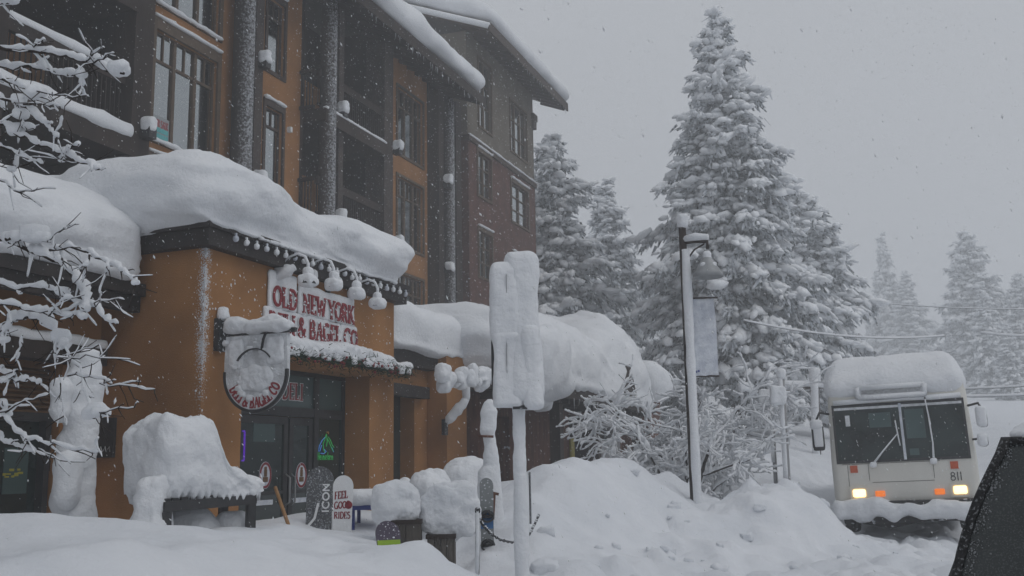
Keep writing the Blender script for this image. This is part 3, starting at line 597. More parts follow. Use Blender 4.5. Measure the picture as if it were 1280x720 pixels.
for a, b in ((.92, d_r-.02), (d_r+.02, mull[0]-.01)):
    q = MB(); w_ = .10
    q.box(a, a+w_, TS-.01, TS+.05, .2, 2.23); q.box(b-w_, b, TS-.01, TS+.05, .2, 2.23); q.box(a+w_, b-w_, TS-.009, TS+.05, 2.12, 2.23); q.box(a+w_, b-w_, TS-.009, TS+.05, .2, .5); q.box(a+w_, b-w_, TS-.006, TS+.05, 1.12, 1.17)
    dr = obj('door', q, M_BLACK, deli)
    q = MB(); q.box(a+w_, b-w_, TS+.01, TS+.04, .5, 2.12); obj('pane', q, M_GLASS, dr)
    q = MB(); hx = b-w_*.5 if a < 1 else a+w_*.5; q.tube([(hx, TS-.02, .95), (hx, TS-.09, 1.0), (hx, TS-.09, 1.35), (hx, TS-.02, 1.4)], .014, 8); obj('handle', q, M_POLE, dr)
    cx, cz = T(332 if a < 1 else 378, 594, TS); cx = min(cx, b-w_-.17)
    q = MB(); q.prism(arc(0, 0, .15, .19, 0, 360, 28)[:-1], lay(cx, cz, TS+.008), 0, .004); q2 = MB(); q2.ribbon(arc(0, 0, .125, .165, 0, 360, 28)[:-1], .035, lay(cx, cz, TS+.003), 0, .003, True)
    q3 = MB(); q3.rbox((cx, TS+.002, cz+.03), (.035, .003, .05), .003, 4); q3.rbox((cx, TS+.002, cz-.06), (.06, .003, .035), .003, 4); q3.rbox((cx, TS+.002, cz+.10), (.03, .003, .02), .003, 4)
    bd = obj('door_badge', q, M_BANNER, dr); obj('badge_ring', q2, M_BERRY, dr); obj('badge_figure', q3, M_LOUVRE, dr)
    x0 = cx-.2; q = MB(); q.box(x0, x0+.4, TS+.005, TS+.009, .98, 1.05); obj('notice_strip', q, M_BANNER, dr)
# interior shapes behind the glass read as dim boards
q = MB(); s0, z0 = T(318, 552, TS); q.box(s0-.02, s0+.5, TS+.004, TS+.009, z0, z0+.33); obj('window_notice', q, M_TEAL, deli)
# snow stuck on the stucco: a streak down the near corner and flecks over the front
q = MB(); R_ = np.random.RandomState(5)
for k in range(205, 420):
    if k < 250:
        z = 1.9+2.3*R_.rand()**.8; a = abs(R_.randn())*.07
        p = (a, -.004, z) if R_.rand() < .55 else (-.004, a*1.1, z)
    elif k < 320: p = (R_.rand()*1.3+.05, -.003, 3.2+R_.rand()*.8)
    elif k < 370: p = (3.7+R_.rand()*1.3, -.003, 3.1+R_.rand()*.9)
    else: p = (4.25+R_.rand()*.75, -.003, 1.0+R_.rand()*2)
    r = .004+.009*R_.rand()**2.5; sx, sy = (1, .4) if p[1] < 0 else (.4, 1)
    if p[1] < 0 and p[0] == -.004: sx, sy = .4, 1
    q.rbox(p, (r*sx, r*sy, r*(1+R_.rand())), r*.4, 2)
obj('stuck_snow', q, M_SNOW, deli)['kind'] = 'stuff'
# menu board on the side wall
q = MB(); q.box(-.05, -.003, 1.28, 1.56, 1.66, 2.16); mbd = obj('menu_board', q, M_BLACK, deli)
q = MB()
for k in range(3): q.tube([(-.054, 1.50-k*.07, 1.72+.02*k), (-.054, 1.47-k*.07, 1.80), (-.054, 1.44-k*.06, 1.73)], .004, 4)
obj('chalk_scribble', q, M_WHITE, mbd)
# the ledge over the doors
q = MB(); q.box(.86, 4.97, -.34, -.003, 2.98, 3.10); q.box(.90, 4.93, -.30, -.003, 2.935, 2.979); obj('canopy_ledge', q, M_STUCCO, deli)

# garland on the ledge
gar = thing('garland', 'fir garland with red berries along the ledge over the deli doors, heaped with snow', 'garland', (2.9, -.34, 3.0), 'b')
q = MB(); br = MB(); R_ = np.random.RandomState(11)
for k in range(1500):
    s = .85+R_.rand()*4.13; c = np.array([s, -.36+.05*R_.randn(), 3.03+.06*R_.randn()]); d = R_.randn(3); d[1] -= .6; d /= np.linalg.norm(d); e = np.cross(d, R_.randn(3)); e /= np.linalg.norm(e)
    l = .05+.05*R_.rand(); q.add([c-e*.007, c+e*.007, c+d*l+e*.003, c+d*l-e*.003], [(0,1,2,3)])
for k in range(80):
    s = .85+R_.rand()*4.13; r = .012+.014*R_.rand(); br.rbox((s, -.40+.03*R_.randn(), 3.02+.055*R_.randn()), (r, r, r), r*.9, 3)
q.tube([(.84+i*.1, -.355, 3.03+.01*math.sin(i*2)) for i in range(42)], .05, 7)
obj('greenery', q, M_GREEN, gar); obj('berries', br, M_BERRY, gar)['kind'] = 'stuff'
q = MB()
def wg(P):
    P = P.copy(); s = P[:, 0]; P[:, 2] += np.where(P[:, 2] > 3.15, .045*np.sin(s*2.3+.4)-.015*(s-2.5), -.04*np.abs(vnoise(np.stack([s*9, s*0, s*0+3], 1))))
    return P
q.rbox((2.9, -.19, 3.17), (2.1, .23, .11), .10, (110, 10, 8), .045, 5, 6, wg)
for k in range(40):
    s = .9+R_.rand()*4; r = .03+.04*R_.rand(); q.rbox((s, -.40, 3.09-.05*R_.rand()), (r*1.3, r*.6, r), r*.5, 4, .01, 12, k)
obj('snow', q, M_SNOW, gar)

# lettered wall sign
sg = thing('wall_sign', 'white snow plastered wall sign with dark red serif letters over the deli doors', 'sign', (2.5, 0, 3.3), 'b')
q = MB()
def ztop(x, y): return T(x, y, -.04)
rows = [('OLD', (339, 392), (369, 397)), ('NEW', (376, 403), (405.5, 408)), ('YORK', (408, 410), (441, 418)), ('DELI', (333, 422), (367, 427)), ('&', (370, 424), (380.5, 428)), ('BAGEL', (384.5, 428), (424, 440)), ('CO', (428, 437), (445, 441))]
L1 = MB(); L2 = MB()
for wd, a, b in rows:
    s0, s1 = T(*a, -.05)[0], T(*b, -.05)[0]; up = wd in ('OLD', 'NEW', 'YORK')
    z0 = 3.69 if up else 3.33; h = .29 if up else .28
    text(L2, wd, lay(s0, z0, -.053), h, s1-s0, .17, d1=.010, grow=.026); text(L1, wd, lay(s0, z0, -.070), h, s1-s0, .17, d1=.012)
    e = ((s1-s0)/2+.05, .028, .22 if up else .20)
    if wd == 'OLD': e = (e[0], e[1], .27)
    zc = z0+h/2+(.09 if wd == 'OLD' else .05 if up else 0)
    q.rbox(((s0+s1)/2, -.028, zc), e, (.05, .02, .05), (26, 3, 12), .014, 6, s0)
obj('board', q, M_SNOW, sg); obj('letter_edge', L2, M_WHITE, sg); obj('lettering', L1, M_RED, sg)
q = MB()
for wd, a, b in rows:
    s0, s1 = T(*a, -.05)[0], T(*b, -.05)[0]
    for k in range(int(9*len(wd))):
        up = wd in ('OLD', 'NEW', 'YORK'); z0 = 3.69 if up else 3.33; r = .006+.010*R_.rand()**2
        z = z0+.28*(R_.rand() if wd in ('OLD', 'YORK', 'BAGEL') else R_.rand()**2.0*.6+.4*(R_.rand() > .6)); q.rbox((s0+(s1-s0)*R_.rand(), -.084, z), (r*1.3, r*.3, r), r*.3, 3)
obj('stuck_snow', q, M_SNOW, sg)['kind'] = 'stuff'

# round blade sign on its bracket
bl = thing('blade_sign', 'round hanging sign plastered with snow on a dark bracket at the deli corner', 'sign', (.3, 0, 2.7), 'b')
sb = .3; tl, zt = S(283, 440, sb); trr, _ = S(361, 440, sb); tc = (tl+trr)/2; rw = abs(tl-trr)/2
zb = S(322, 515, sb)[1]; zc = zb+rw*1.02; ztop_ = S(320, 416, sb)[1]
blade = lambda u, v, d: (sb-d, tc-u, zc+v)      # u to the right as seen from the street corner, d towards it
out = arc(0, 0, rw, rw*1.02, 180, 360, 30) + [(rw, .2), (rw*.98, ztop_-zc-.03), (-rw*.98, ztop_-zc-.03), (-rw, .2)]
q = MB(); q.prism(out, blade, -.03, .03); disc = obj('sign_panel', q, M_SGN, bl)
q = MB(); q.ribbon(arc(0, 0, rw*.985, rw*1.0, 175, 365, 36), .035, blade, .0, .04); q.ribbon(arc(0, .03, rw*.62, rw*.6, 35, 150, 20), .013, blade, .03, .075); q.ribbon([(.1, rw*.62), (.12, rw*.9), (.15, rw*1.05)], .009, blade, .03, .073); obj('rim', q, M_BLACK, bl)
q = MB(); q0 = MB(); ST = 'DELI & BAGEL CO'; tot = sum(G[c][0] for c in ST); a0, a1 = 205, 338; x = 0; rr = rw*.90
def bend(rr):
    def f(u, v, d): th = math.radians(a0)+u/rr; R1 = rr-v; return blade(R1*math.cos(th), R1*math.sin(th)*1.02, d)
    return f
text(q0, ST, bend(rr), .135, math.radians(a1-a0)*rr, .2, d0=.031, d1=.034, grow=.012); text(q, ST, bend(rr), .135, math.radians(a1-a0)*rr, .2, d0=.031, d1=.040)
obj('letter_edge', q0, M_WHITE, bl); obj('lettering', q, M_RED, bl)
q = MB()
q.rbox((sb-.035, tc+.0, zc-.06), (.020, rw*.58, rw*.36), (.02, .2, .2), (5, 22, 22), .02, 9, 4)
q.rbox((sb-.035, tc+rw*.62, zc+rw*.55), (.02, rw*.26, rw*.42), (.02, .08, .12), (5, 14, 18), .018, 9, 14)
q.rbox((sb-.035, tc-rw*.62, zc+rw*.6), (.018, rw*.26, rw*.40), (.018, .08, .12), (5, 14, 18), .018, 9, 24)
for k in range(34):
    an = R_.rand()*2*math.pi; r = .012+.03*R_.rand()**2; rad = rw*(.55+.42*R_.rand()); rad = min(rad, rw*.66) if 3.3 < an < 6.1 else rad; 
    p = blade(rad*math.cos(an), rad*math.sin(an), .035); q.rbox(p, (r*.4, r*1.2, r), r*.4, 3)
obj('snow', q, M_SNOW, bl)
q = MB(); zz = S(300, 402, sb)[1]
q.box(sb-.03, sb+.03, trr-.1, -.02, ztop_-.02, ztop_+.03); q.box(sb-.10, sb+.10, -.07, -.004, zz-.36, zz+.05); q.tube([(sb, -.05, zz-.28), (sb, -.16, zz-.22), (sb, -.22, zz-.08), (sb, -.12, zz)], .022, 7); q.tube([(sb, -.05, zz-.02), (sb, -.3, zz+.02)], .03, 7); obj('bracket', q, M_BLACKS, bl)
q = MB(); q.rbox((sb, tc-.0, ztop_+.09), (.10, rw*1.0, .10), .08, (8, 30, 8), .035, 4, 1); q.rbox((sb-.02, tc-.18, ztop_+.06), (.11, rw*.75, .07), .06, (8, 24, 8), .03, 5, 7)
q.rbox((sb, -.07, zz+.12), (.07, .07, .10), .06, 6, .02, 6, 2); q.rbox((sb-.02, -.2, zz-.05), (.07, .09, .09), .06, 6, .02, 8, 5); q.rbox((sb-.02, -.14, zz-.27), (.05, .05, .04), .035, 5, .01, 9, 6); obj('snow_cap', q, M_SNOW, bl)

# gooseneck lamps over the sign
LL = ['snow heaped gooseneck lamp nearest the deli corner, with a long drift on its arm', 'snowy gooseneck lamp above the word NEW on the wall sign', 'snowy gooseneck lamp above the word YORK on the wall sign', 'snowy gooseneck lamp farthest right, beyond the end of the wall sign']
for k, (x, y) in enumerate(((385, 352), (417, 357), (446, 368), (472, 381))):
    s, z = T(x, y-5, -.52)
    g = thing('gooseneck_lamp', LL[k], 'lamp', (s, 0, z), 'b', group='gooseneck lamps over the deli sign')
    pts = [(s, -.01, z+.06), (s, -.10, z+.20), (s, -.22, z+.30), (s, -.36, z+.33), (s, -.47, z+.28), (s, -.52, z+.18), (s, -.52, z+.08)]
    q = MB(); q.tube(pts, .018, 8); q.cone((s, -.003, z+.05), (s, -.03, z+.06), .07, .06); obj('arm', q, M_BLACKS, g)
    q = MB(); q.lathe([(.001, .10), (.035, .10), (.045, .05), (.09, .02), (.11, -.05), (.118, -.09), (.108, -.09), (.1, -.04), (.001, -.02)], (s, -.52, z), 18); obj('lamp_shade', q, M_BLACK, g)
    q = MB(); q.tube([np.array(p)+(0, 0, .016) for p in pts[1:]], .024, 7); q.rbox((s, -.52, z+.03), (.07, .07, .12), .06, 9, .012, 9, k); q.rbox((s, -.52, z-.045), (.122, .122, .092), .08, 11, .014, 9, k+9)
    q.rbox((s, -.12, z+.13), (.06, .14, .09), .06, 8, .02, 7, k+4)
    if k == 0: q.tube([(s-.05, -.02, z+.02), (s-.02, -.16, z+.1), (s, -.3, z+.17)], [.05, .08, .05], 8)
    obj('snow_cap', q, M_SNOW, g)

# string of bulbs along the fascia
st_ = thing('string_lights', 'string of frosted round bulbs clipped along the black deli fascia', 'string lights', (2.5, -.2, 4.4), 'b')
q = MB(); pts = []; nb = 22
for k in range(nb*4+1): pts.append((.15+k*(4.95/(nb*4)), -.24, 4.47-.05*abs(math.sin(k*math.pi/4))))
q.tube(pts, .008, 5); obj('wire', q, M_BLACK, st_)
q = MB()
for k in (3, 4, 5, 6, 9, 13, 14): q.rbox((.15+k*.225+.05, -.25, 4.50), (.10, .03, .022), .02, (10, 4, 4), .012, 12, k)
obj('snow', q, M_SNOW, st_)
for k in range(nb):
    s = .15+(k+.5)*4.95/nb; zb_ = 4.37+.02*R_.rand(); q = MB(); q.rbox((s, -.25, zb_), (.036, .036, .042), .034, 5, .005, 20, k); q.box(s-.012, s+.012, -.262, -.238, zb_+.035, zb_+.075); obj('bulb', q, M_SNOW if k % 3 else M_BANNER, st_)

# neon in the side window
nn = thing('neon_sign', 'green and blue neon beer sign in the deli side window', 'neon sign', (4, TS, 1.8), 'b')
ns, nz = T(397.5, 567, TS-.03); ns2 = T(417, 567, TS-.03)[0]; W_ = ns2-ns; nzt = T(407, 541, TS-.03)[1]; Hn = nzt-nz
fn = lambda u, v: (ns+u*W_, TS-.035, nz+v*Hn)
def ntube(pl, m, nm):
    q = MB()
    for l in pl: q.tube([fn(*p) for p in l], .006, 6)
    obj(nm, q, m, nn)
ntube([[(.50,.95),(.42,.75),(.30,.45),(.34,.2),(.42,.05)], [(.55,.72),(.66,.6),(.80,.35),(.95,.12)], [(.62,.8),(.75,.66),(.88,.42),(1.0,.3)], [(.5,.9),(.56,.6),(.5,.35)]], M_NG, 'green_tube')
ntube([[(.40,.78),(.22,.62),(.06,.35),(.0,.1),(.10,.12),(.2,.4)], [(.15,.02),(.35,.0),(.5,.10),(.38,.2)], [(.86,.3),(.98,.08)]], M_NB, 'blue_tube')
ntube([[(.52,1.0),(.6,1.06),(.66,1.0),(.6,.94)]], M_NO, 'orange_tube')
q = MB(); sx0, sz0 = T(396.5, 575, TS-.03); sx1 = T(420, 575, TS-.03)[0]; uw = (sx1-sx0)/9.0
fs = lambda u, v: (sx0+u*uw, TS-.035, sz0+v*.085)
E_ = lambda x: [(x+.05,.45),(x+.6,.5),(x+.55,.8),(x+.3,.85),(x+.1,.5),(x+.3,.05),(x+.65,.15)]
Nn_ = lambda x: [(x+.1,0),(x+.12,.8)]+[(x+.12,.5),(x+.4,.8),(x+.62,.6),(x+.65,0)]
for l in ([(.1,0),(.15,1.35)], [(.12,.65),(.7,.7)], [(.7,0),(.75,1.35)], E_(1), [(2.1,.8),(2.15,0)], Nn_(2.6), E_(3.6), [(4.8,0),(4.85,1.4)], [(4.85,.35),(5.3,.8)], [(4.95,.45),(5.4,0)], E_(5.5), Nn_(6.6)): q.tube([fs(*p) for p in l], 0.0045, 5)
obj('script_tube', q, M_NG, nn)
q = MB(); s_, z_ = T(304.5, 560, .44); q.tube([(s_, .43, z_-.16), (s_, .43, z_+.22)], .013, 8); q.box(s_-.02, s_+.02, .436, .46, z_-.18, z_-.16); q.box(s_-.02, s_+.02, .436, .46, z_+.22, z_+.24)
tag(obj('neon_tube', q, M_NP, None, 'b'), 'thin upright purple neon tube at the left edge of the deli doorway', 'neon tube')

# ------------------------------------------------------------------ the shop section left of the deli
lf = thing('corner_shop', 'low ochre shop front left of the deli under a thick rolled slab of snow', 'shop', (-1, 1.6, 0), 'b')
LT = 1.6
op = [(-5.5, -.62, .1, 2.95)]
mb = MB(); wall_open(mb, -7, -.01, 0, 3.9, LT, op, .3); mb.box(-7, -.01, LT+.31, 7.5, 0, 3.9); obj('wall', mb, M_STUCCO, lf)
mb = MB(); mb.box(-7, -.02, .98, 1.10, 3.48, 3.80); mb.box(-7, -.02, .90, .978, 3.68, 3.84); mb.box(-7, -.02, 1.1, LT-.003, 3.60, 3.78); obj('fascia', mb, M_FASCIA, lf)
mb = MB()
def wl(P):
    P = P.copy(); u = np.clip((P[:, 2]-3.8)/1.3, 0, 1.1); P[:, 1] += .45*u*u - .12*np.sin(np.clip(u, 0, 1)*math.pi); P[:, 2] += .05*np.sin(P[:, 0]*1.1)*u; return skirt(P, .72, 4.35, .5)
mb.rbox((-3.5, 3.7, 4.46), (3.50, 2.95, .68), (.40, .75, .6), (90, 40, 20), .085, np.array([.8, .8, 3.2]), 21, wl, 5); obj('roof_snow', mb, M_SNOW, lf)
q = MB(); q.box(-5.6, -.18, LT-.28, LT-.003, 2.80, 3.02); hd = obj('header_beam', q, M_DARK, lf)
q = MB(); q.rbox((-2.9, LT-.15, 3.07), (2.72, .15, .07), .06, (60, 6, 5), .03, 3, 5); obj('snow_cap', q, M_SNOW, hd)
q = MB()
for k in range(9): q.bar((-5.5, LT+.16, 2.22+k*.062), (-.65, LT+.16, 2.22+k*.062), .07, .012, (0, -.6, 1))
obj('louvre_blind', q, M_LOUVRE, lf)
q = MB(); q.box(-5.5, -.62, LT+.08, LT+.28, 2.1, 2.2); 
for s in (-.70, -1.62, -2.6, -3.6, -4.6): q.box(s-.04, s+.04, LT+.08, LT+.28, .1, 2.1)
obj('shopfront_frame', q, M_BLACK, lf)
q = MB(); q.box(-5.5, -.62, LT+.2, LT+.25, .1, 2.1); obj('pane', q, M_GLASS, lf)
q = MB(); s0, z0 = T(2, 618, LT+.19); s1, z1 = T(36, 560, LT+.19); q.box(s0, s1, LT+.185, LT+.195, z0, z1); pz = obj('window_poster', q, M_TEAL, lf)
q = MB(); s_, z_ = T(3, 597, LT+.18); R_ = np.random.RandomState(4)
for k in range(9): q.rbox((s_+.02+.24*R_.rand(), LT+.181, z_+.09*R_.rand()), (.02+.02*R_.rand(), .003, .008+.008*R_.rand()), .003, 3)
obj('flower_print', q, mat('yellow print', (.30, .27, .03)), pz)

# ------------------------------------------------------------------ for sale sign in the lodge window
fs_ = thing('for_sale_sign', 'small white and turquoise for sale sign in the tall lodge window', 'sign', (7.7, WT, 9.3), 'b')
s0, z0 = T(189, 176, WT+.10); s1 = T(210, 176, WT+.1)[0]; z1 = T(199, 146, WT+.1)[1]
q = MB(); q.box(s0, s1, WT+.085, WT+.10, z0, z1); obj('board', q, mat('sign card', (.30, .33, .34)), fs_)
q = MB(); text(q, 'FOR SALE', lay(s0+.04, z1-.26, WT+.084), .18, s1-s0-.08, .2, False, d1=.003); obj('lettering', q, mat('faded red print', (.30, .10, .11)), fs_)
q = MB(); q.box(s0+.03, s1-.03, WT+.080, WT+.0849, z0+.03, z0+.24); q.box(s0+.03, s1-.03, WT+.080, WT+.0849, z0+.27, z0+.38); obj('stripe', q, mat('turquoise', (.10, .38, .40), (.14, .45, .46)), fs_)

# ------------------------------------------------------------------ linking porch between the deli and the next shop
pc = thing('porch_building', 'low ochre linking porch with dark doorway right of the deli, snow on its roof', 'building', (6.5, .6, 0), 'b')
mb = MB(); wall_open(mb, 5.035, 8.55, 0, 3.35, .6, [(5.3, 7.0, .1, 2.82)], .5); mb.box(5.035, 8.55, 1.11, 7.4, 0, 3.35)
mb.add([(8.55,.6,0),(8.55,1.11,0),(8.55,1.11,3.35),(8.55,.6,3.35)], [(0,1,2,3)]); obj('wall', mb, M_STUCCO, pc)
mb = MB(); mb.box(5.3, 7.0, .9, 1.05, .1, 2.82); obj('door', mb, M_GLASS, pc)
mb = MB(); mb.box(5.21, 7.85, .36, .597, 3.30, 3.60); mb.box(5.21, 7.3, .42, .597, 2.74, 2.96); obj('fascia', mb, M_FASCIA, pc)
mb = MB(); mb.box(7.55, 8.5, .18, .595, 0, 3.62); obj('pillar', mb, M_STUCCO, pc)
mb = MB(); mb.rbox((8.9, 3.6, 4.05), (3.75, 3.45, .50), (.4, .55, .44), (70, 50, 14), .08, 1.0, 41, lambda P: skirt(P, .12, 4.05, .4), 4); obj('roof_snow', mb, M_SNOW, pc)
fl_ = thing('flag_bracket', 'snow plastered slanting flagpole bracket on the orange pillar', 'bracket', (8.2, .2, 2.4), 'b')
def P3(x, y, t): s, z = T(x, y, t); return (s, t, z)
p0 = P3(556, 532, .15); p1 = P3(583, 501, -.25); p2 = P3(582, 478, -.3)
q = MB(); q.tube([p0, p1], .03, 7); q.box(p0[0]-.08, p0[0]+.08, .12, .18, p0[2]-.18, p0[2]+.12); obj('pole', q, M_BLACKS, fl_)
q = MB(); q.tube([np.array(p0)*(1-k/8)+np.array(p1)*(k/8)+(0, -.03, .05+.02*math.sin(k*3)) for k in range(9)], [.05, .09, .10, .09, .11, .10, .09, .08, .05], 9); q.tube([np.array(p1), np.array(p1)+(0, 0, .08), p2, np.array(p2)+(.02, -.05, .12)], [.06, .08, .09, .05], 8); obj('snow', q, M_SNOW, fl_)

# ------------------------------------------------------------------ low shop under its hump of snow
ls = thing('cabin_shop', 'low red brown timber shop almost buried under a huge hump of roof snow', 'shop', (14, 0, 0), 'b')
mb = MB(); wall_open(mb, 8.75, 19.8, 0, 3.3, 0, [(14.6, 18.4, .1, 2.75), (9.2, 10.4, .1, 2.5)], .6); mb.box(8.75, 19.8, .61, 8, 0, 3.3)
mb.add([(8.75,0,0),(8.75,0,3.3),(8.75,.61,3.3),(8.75,.61,0)], [(0,1,2,3)]); mb.add([(19.8,0,0),(19.8,.61,0),(19.8,.61,3.3),(19.8,0,3.3)], [(0,1,2,3)]); obj('wall', mb, M_REDW, ls)
mb = MB(); mb.box(14.6, 18.4, .5, .58, .1, 2.75); obj('doorway', mb, M_GLASS, ls); mb = MB(); mb.box(9.2, 10.4, .5, .58, .1, 2.5); obj('doorway', mb, M_GLASS, ls)
mb = MB(); mb.box(8.4, 19.9, -1.0, .4, 2.96, 3.14); mb.box(8.4, 19.9, -1.08, -1.002, 2.9, 3.2)
for s in np.arange(8.8, 19.8, .7): mb.box(s-.05, s+.05, -1.0, -.01, 2.80, 2.958)
for s in (11.3, 14.3, 18.6): mb.box(s-.12, s+.12, -.9, -.66, 0, 2.79)
obj('eave', mb, M_DARK, ls)
mb = MB(); gs, gz_ = T(782, 452, -1.1); 
mb.prism([(-.7, -.95), (0, -.08), (.7, -.95)], lambda u, v, d: (gs+u, -1.1-d, gz_+v), 0, .12); obj('gable', mb, M_DARK, ls)
mb = MB(); s0, z0 = T(722, 517, -.05); 
mb.box(s0, s0+.3, -.06, -.01, z0, z0+.32); s0, z0 = T(745, 545, -.05); nt_ = obj('notice', mb, M_WHITE, ls)
mb = MB(); s0, z0 = T(714, 572, -.05); mb.box(s0, s0+.28, -.06, -.01, z0-.4, z0+.5); obj('yellow_board', mb, mat('dull yellow board', (.30, .26, .05), (.36, .31, .07)), ls)
mb = MB(); s0, z0 = T(738, 566, -.05); mb.box(s0, s0+1.3, -.3, -.01, 1.0, z0+.35); mb.box(s0+1.5, s0+2.2, -.3, -.01, 1.0, z0+1.1); obj('cabinet', mb, M_POLE, ls)
mb = MB()
def wls(P):
    P = P.copy(); s = P[:, 0]; u = np.clip((P[:, 2]-3.2)/1.6, 0, 1.1)
    P[:, 2] += u*(.30*np.exp(-((s-13.2)/2.2)**2) + .95*np.exp(-((s-17.9)/1.7)**2) - .15*np.exp(-((s-15.4)/.8)**2)) ; fr = np.clip((.2-P[:, 1])/1.0, 0, 1); lo = np.clip((3.75-P[:, 2])/.6, 0, 1); P[:, 1] += .75*u*u; P[:, 2] -= .16*fr*lo*(.5+.5*vnoise(np.stack([s*1.3, s*0, s*0+4], 1))); return skirt(P, -1.22, 3.8, .55)
mb.rbox((14.0, 3.0, 3.95), (5.75, 4.25, .88), (.75, .95, .75), (110, 50, 20), .13, np.array([.8, .8, 2.2]), 51, wls, 5)
obj('roof_snow', mb, M_SNOW, ls)
mb = MB(); R_ = np.random.RandomState(8)
for k in range(7):
    mb.rbox((8.55+.30*k, -1.1+.05*k, 2.95-.10*R_.rand()), (.22, .25, .30), .18, 8, .06, 3, k)
mb.rbox((9.5, -1.0, 3.55), (1.1, .6, .75), (.5, .5, .5), (20, 14, 14), .08, 1.6, 77)
for k in range(16):                 # ragged clumps hanging along the lobe's lower edge
    s_, z_ = T(562+k*4.2, 472+9*abs(math.sin(k*1.7))+6*R_.rand(), -1.35); r = .06+.10*R_.rand(); mb.rbox((s_, -1.30+.12*R_.rand(), z_+.10), (r*1.2, r, r*(.9+.8*R_.rand())), r*.85, 8, .05, 6, k)
obj('snow_lobe', mb, M_SNOW, ls)
icicles(ls, [(rnd.uniform(11.5, 17), -1.1, 2.93) for k in range(26)], rnd)
ks = thing('kiosk', 'small snow capped kiosk behind the far end of the red brown shop', 'kiosk', (21.5, -.2, 0), 'b')
mb = MB(); mb.box(21.0, 22.6, -.6, 1, 0, 3.5); obj('wall', mb, M_REDW, ks)
mb = MB(); mb.rbox((21.8, .1, 4.0), (1.15, 1.15, .62), .5, 16, .06, 1.5, 3); obj('roof_snow', mb, M_SNOW, ks)

# ------------------------------------------------------------------ snow blob stock
def ico():
    p = (1+5**.5)/2
    V = np.array([(-1,p,0),(1,p,0),(-1,-p,0),(1,-p,0),(0,-1,p),(0,1,p),(0,-1,-p),(0,1,-p),(p,0,-1),(p,0,1),(-p,0,-1),(-p,0,1)], float); V /= np.linalg.norm(V, axis=1)[:, None]
    Ft = [(0,11,5),(0,5,1),(0,1,7),(0,7,10),(0,10,11),(1,5,9),(5,11,4),(11,10,2),(10,7,6),(7,1,8),(3,9,4),(3,4,2),(3,2,6),(3,6,8),(3,8,9),(4,9,5),(2,4,11),(6,2,10),(8,6,7),(9,8,1)]
    V = list(map(tuple, V)); mid = {}
    def m(a, b):
        k = (min(a, b), max(a, b))
        if k not in mid: q = (np.array(V[a])+V[b])/2; V.append(tuple(q/np.linalg.norm(q))); mid[k] = len(V)-1
        return mid[k]
    F2 = []
    for a, b, c in Ft: x, y, z = m(a, b), m(b, c), m(c, a); F2 += [(a,x,z),(b,y,x),(c,z,y),(x,y,z)]
    return np.array(V), np.array(F2)
IV2, IF2 = ico(); IV, IF = IV2[:12], np.array([(0,11,5),(0,5,1),(0,1,7),(0,7,10),(0,10,11),(1,5,9),(5,11,4),(11,10,2),(10,7,6),(7,1,8),(3,9,4),(3,4,2),(3,2,6),(3,6,8),(3,8,9),(4,9,5),(2,4,11),(6,2,10),(8,6,7),(9,8,1)])
BL = [IV*(1+.5*vnoise(IV*1.7+k*9.1))[:, None] for k in range(8)]
def blobs(mb, C, A, R):
    """lumps at C, long axis along A (unit), radii R (along, across, up)"""
    for k in range(8):
        sel = np.arange(len(C)) % 8 == k
        if not sel.any(): continue
        c, a, r = C[sel], A[sel], R[sel]; up = np.array([0, 0, 1.0]); b = np.cross(up, a); b /= np.linalg.norm(b, axis=1)[:, None]+1e-9; u = np.cross(a, b)
        v = BL[k]; P = c[:, None]+a[:, None]*(v[None, :, 0:1]*r[:, None, 0:1])+b[:, None]*(v[None, :, 1:2]*r[:, None, 1:2])+u[:, None]*(v[None, :, 2:3]*r[:, None, 2:3])
        m = len(c); mb.add(P.reshape(-1, 3), None, (IF[None]+(np.arange(m)*12)[:, None, None]).reshape(-1, 3), True)
